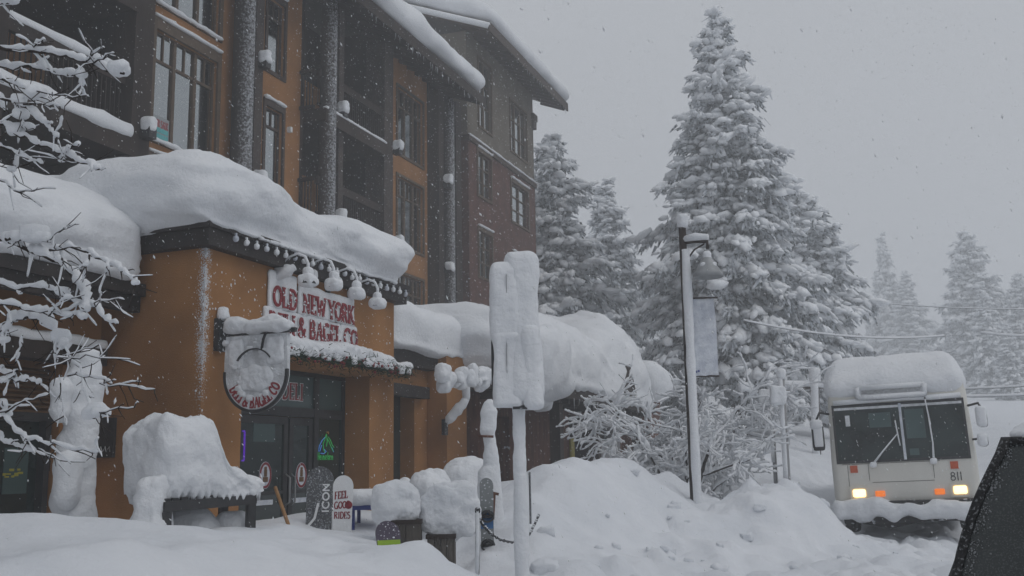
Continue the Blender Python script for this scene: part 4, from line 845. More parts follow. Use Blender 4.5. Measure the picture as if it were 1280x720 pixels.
def conifer(seed, H, R, nb, prof=.75, gap=.28, clump=.25, base=.06, droop=.35):
    rs = np.random.RandomState(seed); nm = MB(); sm = MB(); tm = MB()
    tm.tube([(rs.randn()*.04*i/8, rs.randn()*.04*i/8, H*i/8) for i in range(9)], [max(.022*H*(1-i/8.3)*.75, .02) for i in range(9)], 9)
    C = []; A = []; Rr = []; q = []
    for i in range(nb):
        u = 1-(1-(i+rs.rand())/nb)**.62
        z = H*(base+(1-base)*u*.985); L = (R*(1-u)**prof*(.40+.75*rs.rand()) + .22)*(1+.18*math.sin(i*.7+seed))
        az = i*2.39996+rs.randn()*.3; sl_ = .15+.45*u-.25*(1-u); dr = droop*(1.0-.4*u)
        bt = []
        m = max(3, int(L/gap)); dirv = np.array([math.cos(az), math.sin(az), 0]); per = np.array([-dirv[1], dirv[0], 0])
        zz = lambda t: z+L*(sl_*t-dr*t*t)
        tm.tube([dirv*L*t+np.array([0, 0, zz(t)]) for t in (0, .35, .7, .97)], [.02+.008*L, .018+.005*L, .015, .006], 4, caps=False)
        for k in range(m):
            t = .18+.82*(k+rs.rand()*.9)/m; lat = .34*L*(1.05-t)*(rs.rand()*2-1)
            d = dirv+per*np.sign(lat)*.55*rs.rand(); d[2] = sl_-2*dr*t-.15*abs(lat)/max(L, .1)-.1; d /= np.linalg.norm(d)
            c = dirv*L*t+per*lat+np.array([0, 0, zz(t)-.12*abs(lat)])
            sc_ = clump*(.6+.8*rs.rand())*(.75+.25*min(L/2, 1))
            n_ = 4+int(3*rs.rand())
            for w_ in range(n_):
                k2 = .26+.40*rs.rand()**1.4; C.append(c+(0, 0, sc_*.26)+rs.randn(3)*sc_*(.50, .50, .10)); A.append((lambda v: v/np.linalg.norm(v))(d+rs.randn(3)*.3)); Rr.append((sc_*k2*(1.1+.9*rs.rand()), sc_*k2*.95, sc_*k2*.55))
            for w_ in range(12):
                e = d*(.2+.9*rs.rand())+per*(rs.randn()*.55)+np.array([0, 0, -.2-.9*rs.rand()]); e /= np.linalg.norm(e); l = sc_*(.5+.8*rs.rand()); sd = np.cross(e, rs.randn(3)); sd /= np.linalg.norm(sd)+1e-9; wd = sc_*.17
                o = c+rs.randn(3)*sc_*.32-(0, 0, sc_*.10); q.append((o-sd*wd, o+sd*wd, o+e*l+sd*wd*.35, o+e*l-sd*wd*.35))
    q = np.array(q); nm.add(q.reshape(-1, 3), np.arange(len(q)*4).reshape(-1, 4))
    blobs(sm, np.array(C), np.array(A), np.array(Rr))
    return tm, nm, sm
def conifer_thing(label, loc, seed, H, R, nb, group, **k):
    t = thing('snowy_conifer', label, 'conifer', loc, 'l', (0, 0, 0), group); a, b, c = conifer(seed, H, R, nb, **k)
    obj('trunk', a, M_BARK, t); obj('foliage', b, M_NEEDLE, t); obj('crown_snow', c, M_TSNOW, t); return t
def tree_at(x, ytop, D):            # base point and height of a tree whose tip is seen at (x, ytop), D metres away
    p = at(x, ytop, D); z = gh(p[0], p[1]); return (p[0], p[1], z-.3), p[2]-z+.3
GT = 'snow laden conifers'
def near_tree(label, x, y, D, seed, Rr, nb, **k):
    loc, H = tree_at(x, y, D); return conifer_thing(label, loc, seed, H, Rr, nb, GT, **k)
near_tree('tallest snow laden conifer rising beside the street lamp with its banner', 895, 12, 48, 4, 5.1, 400, prof=.85, clump=.42, gap=.40, base=.14, droop=.38)
tB = near_tree('broad snowy conifer close behind the end of the brick wing', 690, 166, 52, 12, 4.5, 270, prof=.72, clump=.44, gap=.42, base=.05)
tC = near_tree('narrow pointed snowy conifer right of the broad one by the brick wing', 757, 224, 64, 23, 4.2, 260, prof=.85, clump=.45, gap=.44, base=.04)
HB = tree_at(690, 166, 52)[1]; HC = tree_at(757, 224, 64)[1]; rnd = random.Random(17)
near_tree('leaning heavy boughed conifer behind the right side of the tallest one', 1000, 238, 60, 31, 4.3, 290, prof=.55, clump=.48, gap=.42, base=.04, droop=.45)
spots = [ # px, top y, distance, template, squeeze, label
 (828, 330, 52, 'C', 1.1, 'fainter conifer standing between the cabin shop hump and the street lamp'),
 (800, 392, 60, 'B', .9, 'small misty conifer just above the far end of the hump of roof snow'),
 (1102, 290, 88, 'C', .62, 'thin spire like conifer fading in the mist left above the bus'),
 (1131, 338, 84, 'C', 1.05, 'faint conical conifer in the mist directly above the bus'),
 (1165, 405, 88, 'B', .8, 'low faint conifer in the mist right of the conical one'),
 (1062, 400, 80, 'C', .9, 'low faint conifer in the mist left of the spire like one'),
 (1206, 287, 66, 'B', 1.1, 'bushy misty conifer highest on the right side behind the bus'),
 (1226, 352, 58, 'C', .85, 'slim pale conifer in front of the bushy misty one at right'),
 (1272, 340, 62, 'B', .9, 'misty conifer cut by the right edge of the view'),
 (1185, 415, 60, 'C', .9, 'short misty conifer left of the slim pale one behind the bus'),
 (1258, 405, 52, 'C', 1.0, 'nearer snowy conifer above the roof of the dark car'),
 (1020, 352, 62, 'B', .9, 'conifer peeping out right of the leaning heavy boughed one'),
 (960, 400, 52, 'C', 1.1, 'low snowy conifer behind the two plain signposts'),
 (880, 420, 56, 'B', 1.0, 'low snowy conifer behind the hanging banner'),
 (925, 285, 44, 'B', 1.0, 'snowy conifer tucked close behind the lower tallest one'),
 (850, 395, 46, 'C', 1.1, 'snowy conifer left behind the lamp post and bare tree'),
 (1045, 440, 70, 'B', 1.0, 'low conifer behind the utility pole'),
 (1090, 430, 105, 'B', 1.3, 'broad faint conifer low behind the bus roof at left'),
 (1140, 425, 110, 'C', 1.5, 'very faint conifer low behind the middle of the bus roof'),
 (1215, 420, 100, 'C', 1.6, 'very faint conifer low behind the right of the bus roof'),
 (1300, 330, 75, 'B', 1.0, 'faint conifer at the far right behind the edge trees'),
]
for x, y, D, tp, sq, lab in spots:
    D *= 1.9; loc, H = tree_at(x, y, D); src, h0 = (tB, HB) if tp == 'B' else (tC, HC); k = H/h0
    dup(src, loc, (0, 0, rnd.uniform(0, 6.28)), (k*sq, k*sq, k), lab)

# ------------------------------------------------------------------ snow covered bare trees
def grow(rs, p, d, L, r, lev, out, spread=.6, up=.05, nseg=5):
    pts = [np.array(p, float)]; d = np.array(d, float)
    for i in range(nseg):
        d = d+rs.randn(3)*.16+np.array([0, 0, up]); d /= np.linalg.norm(d); pts.append(pts[-1]+d*L/nseg)
    rad = np.linspace(r, r*.55, nseg+1); out.append((np.array(pts), rad, lev))
    if lev == 0: return
    for k in range(rs.randint(3, 6)):
        j = rs.randint(1, nseg+1); e = d+rs.randn(3)*spread; e[2] = e[2]*.7; e /= np.linalg.norm(e)
        grow(rs, pts[j], e, L*(.5+.3*rs.rand()), rad[j]*.62, lev-1, out, spread, up, nseg)
def snow_on(mb, pts, rad, rs, amt=1.0, mn=.016, drop=.1):
    P = np.asarray(pts); m = len(P); k = max(2, int(np.linalg.norm(np.diff(P, axis=0), axis=1).sum()/max(mn*1.6, .02))); k = min(k, 60)
    t = np.linspace(0, m-1, k+1); Q = np.stack([np.interp(t, np.arange(m), P[:, c]) for c in range(3)], 1); rr = np.interp(t, np.arange(m), rad)
    nz = vnoise(np.stack([t*2.1+rs.rand()*99, t*0, t*0], 1)); nz2 = vnoise(np.stack([t*.8+rs.rand()*99, t*0, t*0], 1))
    w_ = np.maximum((rr*.7+mn)*amt*(1+.38*nz+.42*nz2), .004); w_[0] *= .5; w_[-1] *= .55
    Q[:, 2] += rr*.5+w_*.55; mb.tube(Q, w_, 7)
def bare_tree(label, loc, seed, L, r, lev, group=None, amt=1.0, mn=.014, stems=3, lean=(0, 0, 1)):
    rs = np.random.RandomState(seed); t = thing('bare_tree', label, 'tree', loc, 'l', group=group); out = []
    for k in range(stems):
        a = k*6.283/stems+rs.rand(); grow(rs, (.1*math.cos(a), .1*math.sin(a), -.2), (lean[0]+.45*math.cos(a), lean[1]+.45*math.sin(a), 1.0), L, r, lev, out, .75, -.01)
    a = MB(); b = MB(); s = MB()
    for P, R, lv in out:
        (a if lv == lev else b).tube(P, R, 6 if lv > 1 else 4, caps=False); snow_on(s, P, R, rs, amt, mn)
    obj('trunk', a, M_TWIG, t); obj('branches', b, M_TWIG, t); obj('branch_snow', s, M_SNOW, t)
def ground_at(x, D): p = at(x, 560, D); return (p[0], p[1], gh(p[0], p[1])-.1)
bare_tree('bare tree of fine arching twigs coated in snow behind the lamp post', ground_at(866, 19), 5, 1.8, .05, 4, 'snow coated bare trees', 1.35, .012, 4, (-.22, 0, 0))
bare_tree('bare snow coated shrub drooping at the end of the red brown shop', ground_at(838, 21), 9, .95, .04, 4, 'snow coated bare trees', 1.35, .012, 4)
bare_tree('low snow coated bush right of the lamp post foot', ground_at(908, 22), 14, .9, .03, 3, 'snow coated bare trees', 1.35, .013, 4)

# ------------------------------------------------------------------ the near bare tree reaching in from the left
nt_ = thing('bare_tree', 'near bare tree at the left edge, its branches sagging under thick wet snow', 'tree', tuple(ground_at(-260, 6.3)), 'w')
rs = np.random.RandomState(7); tr_, br_, sn_ = MB(), MB(), MB()
B0 = np.array(OFF[nt_.name]); tr_.tube([B0+(0, 0, -.2), B0+(.05, .02, 1.2), B0+(-.02, .1, 2.4), B0+(.1, .0, 3.6), B0+(.05, .1, 5.0)], [.14, .12, .10, .08, .05], 10)
PB = [ # (pixel points, distance start, end, wood radius, snow amount)
 ([(-170,90),(-60,66),(0,60),(40,64),(75,68),(110,76),(133,88),(155,93)], 6.2, 5.7, .020, 2.3),
 ([(-170,40),(-90,10),(-20,4),(10,4)], 6.2, 5.9, .02, 2.6),
 ([(40,64),(50,52),(56,50)], 6, 5.9, .008, 1.2), ([(108,76),(120,66),(130,60)], 5.8, 5.6, .006, .9), ([(112,80),(128,72),(144,66)], 5.8, 5.6, .006, .7),
 ([(-150,110),(-50,88),(10,82),(35,83),(62,89),(85,94),(106,95)], 6.3, 5.9, .016, 2.2), ([(96,80),(102,92),(104,110)], 5.8, 5.8, .010, 2.2),
 ([(-150,100),(-40,92),(0,98),(18,104),(34,112),(45,120)], 6.0, 5.8, .014, 2.2), ([(36,112),(60,118),(82,122),(108,118)], 5.8, 5.5, .005, .35),
 ([(-120,110),(-20,115),(8,124),(30,132),(46,146),(58,160),(72,173)], 6, 5.7, .012, 1.9), ([(30,132),(52,131),(76,133)], 5.8, 5.6, .006, .8), ([(18,126),(22,140),(28,152)], 5.9, 5.9, .010, 2.0),
 ([(-120,120),(-30,120),(0,128),(6,140)], 6.3, 6.1, .012, 2.4),
 ([(-150,160),(-40,150),(5,158),(25,168),(48,178),(68,187),(90,197),(112,206),(125,211)], 6.1, 5.6, .014, 2.0), ([(25,166),(32,160),(36,160)], 6, 5.9, .010, 2.1), ([(76,190),(88,184),(98,182)], 5.8, 5.6, .007, 1.2), ([(78,192),(78,202),(74,198)], 5.8, 5.8, .008, 1.4),
 ([(-120,200),(-30,186),(0,182),(22,192),(38,200),(52,207)], 6.1, 5.8, .010, 1.3), ([(22,192),(18,206),(14,216)], 6, 6, .008, 1.4), ([(-20,220),(5,230),(20,240),(38,238)], 6, 5.8, .006, .8),
 ([(-150,330),(-50,300),(0,298),(22,306),(48,318),(72,328),(92,342),(103,358),(108,376),(105,392)], 6.2, 5.7, .020, 2.9), ([(8,300),(30,298),(62,302)], 6, 5.9, .014, 2.9),
 ([(62,312),(90,308),(112,318),(134,328),(148,334),(160,343),(170,356)], 5.8, 5.4, .009, 1.5), ([(112,318),(108,330),(106,334)], 5.6, 5.6, .007, 1.3), ([(76,306),(76,320),(78,330)], 5.8, 5.8, .007, 1.1),
 ([(62,302),(72,290),(80,284)], 5.9, 5.8, .003, .2), ([(134,326),(132,340)], 5.5, 5.5, .006, 1.2),
 ([(-120,360),(-20,352),(20,360),(50,360),(72,362),(94,380),(118,385),(134,400),(148,404)], 6.2, 5.6, .011, 1.7), ([(118,385),(124,378),(143,374)], 5.7, 5.5, .004, .5),
 ([(-120,390),(-20,378),(15,382),(36,388),(60,388),(80,396),(100,394),(108,400)], 6, 5.7, .012, 2.0), ([(60,394),(74,380),(86,374)], 5.8, 5.7, .007, 1.3),
 ([(-100,440),(-10,420),(14,400),(34,396),(55,402),(72,420),(82,440)], 6.1, 5.9, .018, 3.4), ([(14,400),(4,416),(2,432)], 6, 6, .010, 1.8), ([(28,420),(24,440),(20,452)], 6, 6, .006, 1.0),
 ([(72,420),(66,440),(68,462)], 5.9, 5.9, .006, .8), ([(74,432),(92,446),(100,464),(106,492),(112,520)], 5.9, 5.7, .006, .9), ([(80,450),(110,446),(164,449)], 5.8, 5.3, .004, .35), ([(84,470),(112,470),(140,480)], 5.8, 5.5, .005, .8), ([(126,480),(160,482),(194,488)], 5.6, 5.2, .004, .55), ([(120,516),(140,513),(168,510)], 5.6, 5.3, .004, .45), ([(74,470),(78,500),(82,530)], 5.9, 5.8, .003, .2), ([(72,444),(100,440),(124,430)], 5.9, 5.7, .003, .15),
 ([(-100,480),(-20,462),(6,466),(20,478),(34,476),(50,482)], 6.2, 5.9, .011, 1.9), ([(20,462),(12,470),(2,480)], 6, 6, .008, 1.4),
 ([(-100,560),(-20,530),(4,524),(20,538),(34,548),(60,554),(95,560),(124,566)], 6.1, 5.4, .010, 1.3), ([(-20,540),(0,550),(20,558),(44,564)], 6, 5.7, .010, 1.6), ([(0,520),(30,500),(60,492)], 6, 5.7, .006, .9), ([(6,524),(4,510),(2,500)], 6, 6, .01, 2.0),
 ([(48,560),(62,568),(74,576)], 5.8, 5.7, .003, .2), ([(112,520),(126,521)], 5.7, 5.6, .012, 2.6),
]
for pl, D0, D1, r, am in PB:
    n = len(pl); P = [at(x+rs.randn()*.8, y+rs.randn()*.8, D0+(D1-D0)*i/(n-1)) for i, (x, y) in enumerate(pl)]
    if pl[0][0] < -60:     # carry it back to the trunk
        zt = min(max(P[0][2]-.35, B0[2]+.5), B0[2]+4.6); P.insert(0, B0+np.array([.0, .02, zt-B0[2]]))
    P = np.array(P); m = len(P); t = np.linspace(0, m-1, (m-1)*3+1)
    Q = np.stack([np.interp(t, np.arange(m), P[:, c]) for c in range(3)], 1); Q[1:-1] += rs.randn(len(Q)-2, 3)*.006
    R = np.linspace(r, r*.45, len(Q)); br_.tube(Q, R, 6)
    snow_on(sn_, Q, np.full(len(Q), .006), rs, am*.64, .0105)
    for k in range(int(3+len(pl)*1.3)):      # side twigs
        j = rs.randint(1, len(Q)); d = Q[j]-Q[j-1]; d /= np.linalg.norm(d)+1e-9; e = d+rs.randn(3)*.7; e[2] -= .15; e /= np.linalg.norm(e); l = .05+.14*rs.rand()
        tw = [Q[j], Q[j]+e*l*.5+rs.randn(3)*.01, Q[j]+e*l]; br_.tube(tw, [.004, .003, .002], 4)
        if rs.rand() < .5: snow_on(sn_, tw, [.003]*3, rs, .3+.6*rs.rand()*min(am, 2)/2, .009)
    for k in range(int(am*.8)):        # lumps sitting in the forks
        j = rs.randint(1, len(Q)); w_ = .012*am*(.8+.8*rs.rand()); sn_.rbox(Q[j]+(0, 0, w_*.7), (w_*1.5, w_*1.2, w_), w_*.9, 5, w_*.35, 14, j)
obj('trunk', tr_, M_BARK, nt_); obj('branches', br_, M_TWIG, nt_); obj('branch_snow', sn_, M_SNOW, nt_)

# ------------------------------------------------------------------ snow plastered post left of the bench
def snow_pillar(mb, x, rows, D, seed, ky=.9, amp=.03, freq=4):
    """lumpy column of plastered snow: rows of (pixel y, centre px, half width px)"""
    P = []; W_ = []
    for y, cx, hw in rows: p = at(cx, y, D); P.append(p); W_.append(hw*D/FPX)
    P = np.array(P); m = len(P); t = np.linspace(0, m-1, m*5); Q = np.stack([np.interp(t, np.arange(m), P[:, c]) for c in range(3)], 1); R = np.interp(t, np.arange(m), W_)
    R = np.convolve(np.pad(R, 2, 'edge'), [.1, .2, .4, .2, .1], 'valid')
    n = 22; an = np.arange(n)*2*math.pi/n; V = np.stack([np.stack([q[0]+r*np.cos(an), q[1]+r*ky*np.sin(an), np.full(n, q[2])], 1) for q, r in zip(Q, R)]).reshape(-1, 3)
    nr = np.tile(np.stack([np.cos(an), np.sin(an), 0*an], 1), (len(Q), 1)); V = V+nr*(amp*fbm(V*freq+seed, 3))[:, None]
    V = np.concatenate([V, Q[:1]+(0, 0, .0), Q[-1:]]); a = np.arange(n); b = (a+1) % n; q = [np.stack([i*n+b, i*n+a, (i+1)*n+a, (i+1)*n+b], 1) for i in range(len(Q)-1)]
    c0 = len(V)-2; mb.add(V, np.concatenate(q), [(c0, int(a_), int(b_)) for a_, b_ in zip(a, b)], True)
pp = at(98, 620, 10.9); pz = gh(pp[0], pp[1])
sp = thing('snow_plastered_post', 'stout post completely plastered with snow in front of the dark shop window', 'post', (pp[0], pp[1], pz-.2))
q = MB(); q.tube([(pp[0], pp[1], pz-.2), (pp[0]+.02, pp[1], 2.6)], .07, 10); obj('pole', q, M_REDW, sp)
q = MB(); snow_pillar(q, 98, [(437,110,6),(440,110,14),(452,108,20),(470,106,23),(495,100,25),(520,98,26),(532,100,22),(548,97,24),(575,96,24),(600,94,24),(625,93,26),(650,93,28)], 10.9, 3, .8, .035, 5)
q.rbox(at(86, 600, 10.7), (.14, .14, .30), .13, 9, .03, 4, 9); q.rbox(at(78, 500, 10.7), (.10, .12, .22), .10, 8, .04, 5, 19); obj('snow', q, M_SNOW, sp)

# ------------------------------------------------------------------ bench with its block of snow
bp = at(238, 640, 10.2)
bn = thing('bench', 'dark slatted bench carrying a tall block of snow in front of the deli corner', 'bench', (bp[0], bp[1], .3))
def pw(x, y, D): return at(x, y, D)
q = MB(); a = pw(203, 634, 10.0); b = pw(318, 624, 10.9); q.bar(a, b, .07, .10); 
a2 = a+np.array([-.45, .55, 0]); b2 = b+np.array([-.45, .55, 0]); q.bar(a2, b2, .07, .10); q.bar(a+(0, 0, -.001), a2, .06, .08); q.bar(b+(0, 0, -.001), b2, .06, .08); obj('frame', q, M_BLACK, bn)
q = MB()
for k in range(11): u = (k+.5)/11; q.bar(a*(1-u)+b*u+(0, 0, .065), a2*(1-u)+b2*u+(0, 0, .065), .07, .03)
obj('slats', q, M_BLACKS, bn)
for p in (a, b, a2, b2):
    q = MB(); g = gh(p[0], p[1]); d = (b-a)/np.linalg.norm(b-a); e = np.array([-.63, .77, 0]); c = p+(d*.045 if p is a or p is a2 else -d*.045)
    q.bar((c[0], c[1], g-.2), (c[0], c[1], p[2]-.051), .09, .07, e); obj('leg', q, M_BLACK, bn)
q = MB(); cen = (a+b+a2+b2)/4; ax = (b-a)/np.linalg.norm(b-a); rotz_ = math.atan2(ax[1], ax[0]); Ln = np.linalg.norm(b-a)
def wbench(P):
    c, s = math.cos(rotz_), math.sin(rotz_); x, y, z = P[:, 0], P[:, 1], P[:, 2]
    u = np.clip((x+Ln/2)/Ln, 0, 1); k = np.clip((z-.02)/.6, 0, 1.2)
    hh = .80-.50*sstep(u, .42, .68)-.12*sstep(u, .74, .95); z = .06+k*hh; x = x-.04*k
    # teeth where snow squeezes through the slats
    z = z-.07*(np.abs(np.sin(x*math.pi*13/Ln))**2)*(k < .12)
    return np.stack([cen[0]+x*c-y*s, cen[1]+x*s+y*c, cen[2]+z], 1)
q.rbox((0, 0, .32), (Ln/2+.09, .40, .32), (.13, .15, .16), (70, 24, 26), .04, 4.5, 8, wbench, 5)
q.rbox(b+(-.05, .05, .12), (.12, .16, .12), .10, 8, .03, 5, 6); q.rbox(a+(-.12, .12, -.02), (.15, .2, .36), .13, 16, .05, 5, 7, None, 5)
obj('snow', q, M_SNOW, bn)
q = MB(); q.rbox(cen+(-.1, .05, -.42), (.30, .25, .34), .2, 12, .04, 3, 4); q.rbox(cen+(.30, .3, -.42), (.2, .2, .32), .15, 10, .03, 3, 5); obj('snow_below', q, M_SNOW, bn)

# ------------------------------------------------------------------ snowboards
def board(name, label, x0, x1, ytop, ybot, D, m, tilt=.10, yaw=0, cap=False, group='snowboards stuck upright in the snow', th=.014, cat='snowboard'):
    a, b = at(x0, ytop, D), at(x1, ytop, D); wd = np.linalg.norm(b-a); bt = at((x0+x1)/2, ybot, D); Hh = a[2]-bt[2]+.35
    root = thing(name, label, cat, (bt[0], bt[1], bt[2]-.35), 'l', (-tilt, 0, yaw), group)
    r = wd/2; out = [(-r*.92, 0), (r*.92, 0), (r*.93, Hh*.5)]+[(r*math.cos(t), Hh-r*1.1+r*1.1*math.sin(t)) for t in np.linspace(0, math.pi, 18)]+[(-r*.93, Hh*.5)]
    fn = lambda u, v, d: (u, -d, v); q = MB(); q.prism(out, fn, -th/2, th/2); obj('deck', q, m, root)
    if cap: q = MB(); q.rbox((0, .01, Hh+.002), (r*.5, .025, .014), .012, 6, .006, 12, x0); obj('snow_cap', q, M_SNOW, root)
    return root, wd, Hh, fn
M_B1 = mat('charcoal board', (.05, .052, .058), (.10, .105, .11), .5, 3, .2, 30, .4, speck=(70, .53, .16), spc=(.40, .42, .45))
ib, wd, Hh, fn = board('snowboard', 'charcoal snowboard with vertical white ICON lettering by the deli door', 380.5, 415, 583, 650, 12.3, M_B1)
q = MB(); up_ = lambda u, v, d: (wd*.36-v, -.007-d, Hh-.56+u); text(q, 'ICON', up_, .085, .36, .22, False, d1=.003, thin=.9); q.ribbon([(-.1, 0), (0, .12), (.04, .3)], .03, lambda u, v, d: (u-.05, -.007-d, .25+v), 0, .003); obj('lettering', q, M_WHITE, ib)
M_B2 = mat('white board', (.66, .67, .68), (.74, .75, .76), .5, 3, .2, 30, .4)
wb, wd, Hh, fn = board('snowboard', 'white snowboard with red hand lettering FEEL GOOD by the deli door', 414.5, 440, 594, 648, 11.9, M_B2)
q = MB(); W2 = wd*.82
text(q, 'FEEL', lambda u, v, d: (u-W2/2+.02*v, -.007-d, Hh-.28+v+.1*u), .09, W2*.8, .16, False, d1=.003); text(q, 'GOOD', lambda u, v, d: (u-W2/2, -.007-d, Hh-.39+v+.06*u), .085, W2*.98, .16, False, d1=.003); text(q, 'RIDES', lambda u, v, d: (u-W2/2, -.007-d, Hh-.50+v), .08, W2*.98, .16, False, d1=.003)
q.prism(arc(0, 0, .045, .045, 0, 360, 16)[:-1], lambda u, v, d: (u+W2*.36, -.0072-d, Hh-.345+v), 0, .004); obj('lettering', q, M_BERRY, wb)
M_B3 = mat('dark purple board', (.030, .022, .045), (.05, .035, .07), .5, 5, .1, 30, .4, speck=(40, .62, .06))
pb, wd, Hh, fn = board('snowboard', 'dark purple and lime snowboard poking from the near snowbank', 476, 508, 643, 682, 9.6, M_B3, .5, .35)
q = MB(); q.box(-wd*.46, wd*.46, -.011, -.0072, Hh-.42, Hh-.20); obj('lime_band', q, mat('lime', (.22, .36, .02), (.28, .42, .03)), pb)
gb, wd, Hh, fn = board('snowboard', 'grey and blue snowboard with bindings leaning on the snow plastered signpost', 600.5, 618, 597, 655, 11.2, mat('grey board', (.16, .175, .18), (.22, .235, .24), .4, 3, .1, 30, .4, speck=(30, .62, .06)), .12, .1)
q = MB(); q.box(-wd*.44, wd*.44, -.011, -.0072, .30, .48); obj('blue_band', q, mat('board blue', (.04, .13, .30), (.06, .17, .36)), gb)
for z in (Hh-.42, .12):
    q = MB(); q.ribbon(arc(0, 0, .07, .06, 0, 360, 16)[:-1], .018, lambda u, v, d: (u, -.02-d, z+v), 0, .05, True); q.box(-.06, .06, -.05, -.008, z-.015, z+.015); q.tube([(-.06, -.03, z), (0, -.13, z+.05), (.06, -.03, z)], .015, 6); obj('binding', q, M_BLACK, gb)
board('snowboard', 'dark snowboard seen edge on behind the near sign pole', 661, 665, 590, 640, 11.6, M_B1, .0, 1.2)
# broom
a, b = at(344, 609, 12.2), at(366, 672, 11.8)
bm = thing('broom', 'broom with a bare wooden handle leaning by the deli door', 'broom', tuple(b))
q = MB(); q.tube([a, b], .022, 8); obj('handle', q, M_HANDLE, bm); q = MB(); q.rbox(b+(0, 0, -.42), (.16, .05, .14), .04, 6, .01, 9); obj('brush', q, M_WOOD, bm)

# ------------------------------------------------------------------ table, planters and the mounds beside the pillar
def planter(label, x0, x1, y0, y1, D, mnd, group='snow topped slatted planters'):
    a, b = at(x0, y0, D), at(x1, y0, D); c = (a+b)/2; wd = np.linalg.norm(b-a)/2; g = gh(c[0], c[1])
    t = thing('planter', label, 'planter', (c[0], c[1]+wd, g-.2), group=group); q = MB(); n = max(4, int(wd/.035))
    for k in range(n):
        for sd in (0, 1):
            u = -wd+2*wd*(k+.5)/n; q.box(c[0]+u-wd/n*.9, c[0]+u+wd/n*.9, c[1]+sd*2*wd-.015+sd*.001, c[1]+sd*2*wd+.015, g-.2, c[2]-.002*(k % 3))
            v = wd+u; q.box(c[0]-wd-.016 if not sd else c[0]+wd-.014, c[0]-wd+.014 if not sd else c[0]+wd+.016, c[1]+v-wd/n*.9, c[1]+v+wd/n*.9, g-.2, c[2]-.004)
    obj('slats', q, M_WOOD, t); q = MB(); q.box(c[0]-wd-.03, c[0]+wd+.03, c[1]-.03, c[1]+2*wd+.03, c[2]-.003, c[2]+.04); obj('rim', q, M_DARK, t)
    q = MB(); e = (wd*mnd[0], wd*1.1, mnd[1]); q.rbox((c[0]+mnd[2], c[1]+wd, c[2]+mnd[1]*.9), e, np.array(e)*.93, 26, .08, 2.8, x0, None, 5); obj('snow', q, M_SNOW, t)
planter('snow topped slatted wooden planter behind the purple snowboard', 492, 523, 655, 690, 10.3, (1.9, .20, -.09))
planter('darker slatted wooden planter right of the first, nearer the chain', 536, 566, 673, 700, 10.4, (2.7, .30, .08))
tb = at(461, 634, 12.4); tt = thing('table', 'small blue topped table edged with snow beside the deli pillar', 'table', (tb[0], tb[1], .5))
q = MB(); q.box(tb[0]-.22, tb[0]+.2, tb[1]-.05, tb[1]+.5, tb[2]-.03, tb[2]+.03); obj('top', q, M_BLUE, tt)
for dx in (-.19, .17):
    for dy in (-.02, .44): q = MB(); q.box(tb[0]+dx-.02, tb[0]+dx+.02, tb[1]+dy, tb[1]+dy+.04, .4, tb[2]-.031); obj('leg', q, M_BLUE, tt)
q = MB(); q.rbox((tb[0], tb[1]+.22, tb[2]+.11), (.28, .33, .09), .08, 12, .03, 4, 3); obj('snow', q, M_SNOW, tt)
def mound(label, x, ytop, hw, D, zb, seed, ratio=1.0, e=.92):
    p = at(x, ytop, D); w_ = hw*D/FPX; h = (p[2]-zb)/2
    q = MB(); q.rbox((p[0], p[1]+w_*.3, zb+h), (w_, w_*ratio, h), (w_*e, w_*ratio*e, min(h*.98, w_*1.1)), 26, .10, 1.9, seed, lambda P: np.stack([p[0]+(P[:, 0]-p[0])*(1+.45*np.clip((p[2]-.3-P[:, 2])/.6, 0, 1)), P[:, 1], P[:, 2]], 1), 5); o = obj('snow_mound', q, M_SNOW)
    tag(o, label, 'snow mound', 'rounded snow mounds by the porch')
mound('tallest rounded snow mound between the orange pillar and snowy signpost', 581, 574, 27, 14.0, -.3, 1)
mound('rounded snow mound in front of the porch doorway', 540, 592, 27, 13.2, -.3, 2)
mound('low snow mound touching the right foot of the deli pillar', 506, 590, 19, 14.6, -.2, 3)
mound('slumped snow mound behind the darker planter', 548, 620, 34, 12.2, .2, 4, 1.0, .8)
mound('blocky snow mound behind the purple snowboard', 500, 618, 22, 11.6, .2, 6, 1.0, .6)

# ------------------------------------------------------------------ snow plastered post with the grey board
pp = at(612, 640, 11.9); g = gh(pp[0], pp[1])
sp2 = thing('snow_plastered_signpost', 'slim signpost wrapped in lumpy snow behind the grey snowboard', 'post', (pp[0], pp[1], g-.2))
q = MB(); q.tube([(pp[0], pp[1], g-.2), (pp[0]-.01, pp[1], at(612, 505, 11.9)[2])], .04, 8); h1 = at(604, 546, 11.8); q.tube([h1+(-.06, 0, .01), h1+(.12, 0, 0)], .014, 6); h2 = at(618, 618, 11.7); q.bar(h2+(-.07, 0, .03), h2+(.05, 0, .0), .03, .03); q.bar(h2+(0, 0, 0), h2+(-.02, 0, -.28), .03, .03); obj('pole', q, M_REDW, sp2)
q = MB(); snow_pillar(q, 612, [(499,612,2),(503,612,7),(515,611,10),(535,611,10.5),(545,611,8),(550,612,8.5),(565,613,9),(580,614,10),(590,611,14),(605,611,15),(630,612,17),(665,612,20)], 11.9, 5, .9, .018, 7); obj('snow', q, M_SNOW, sp2)

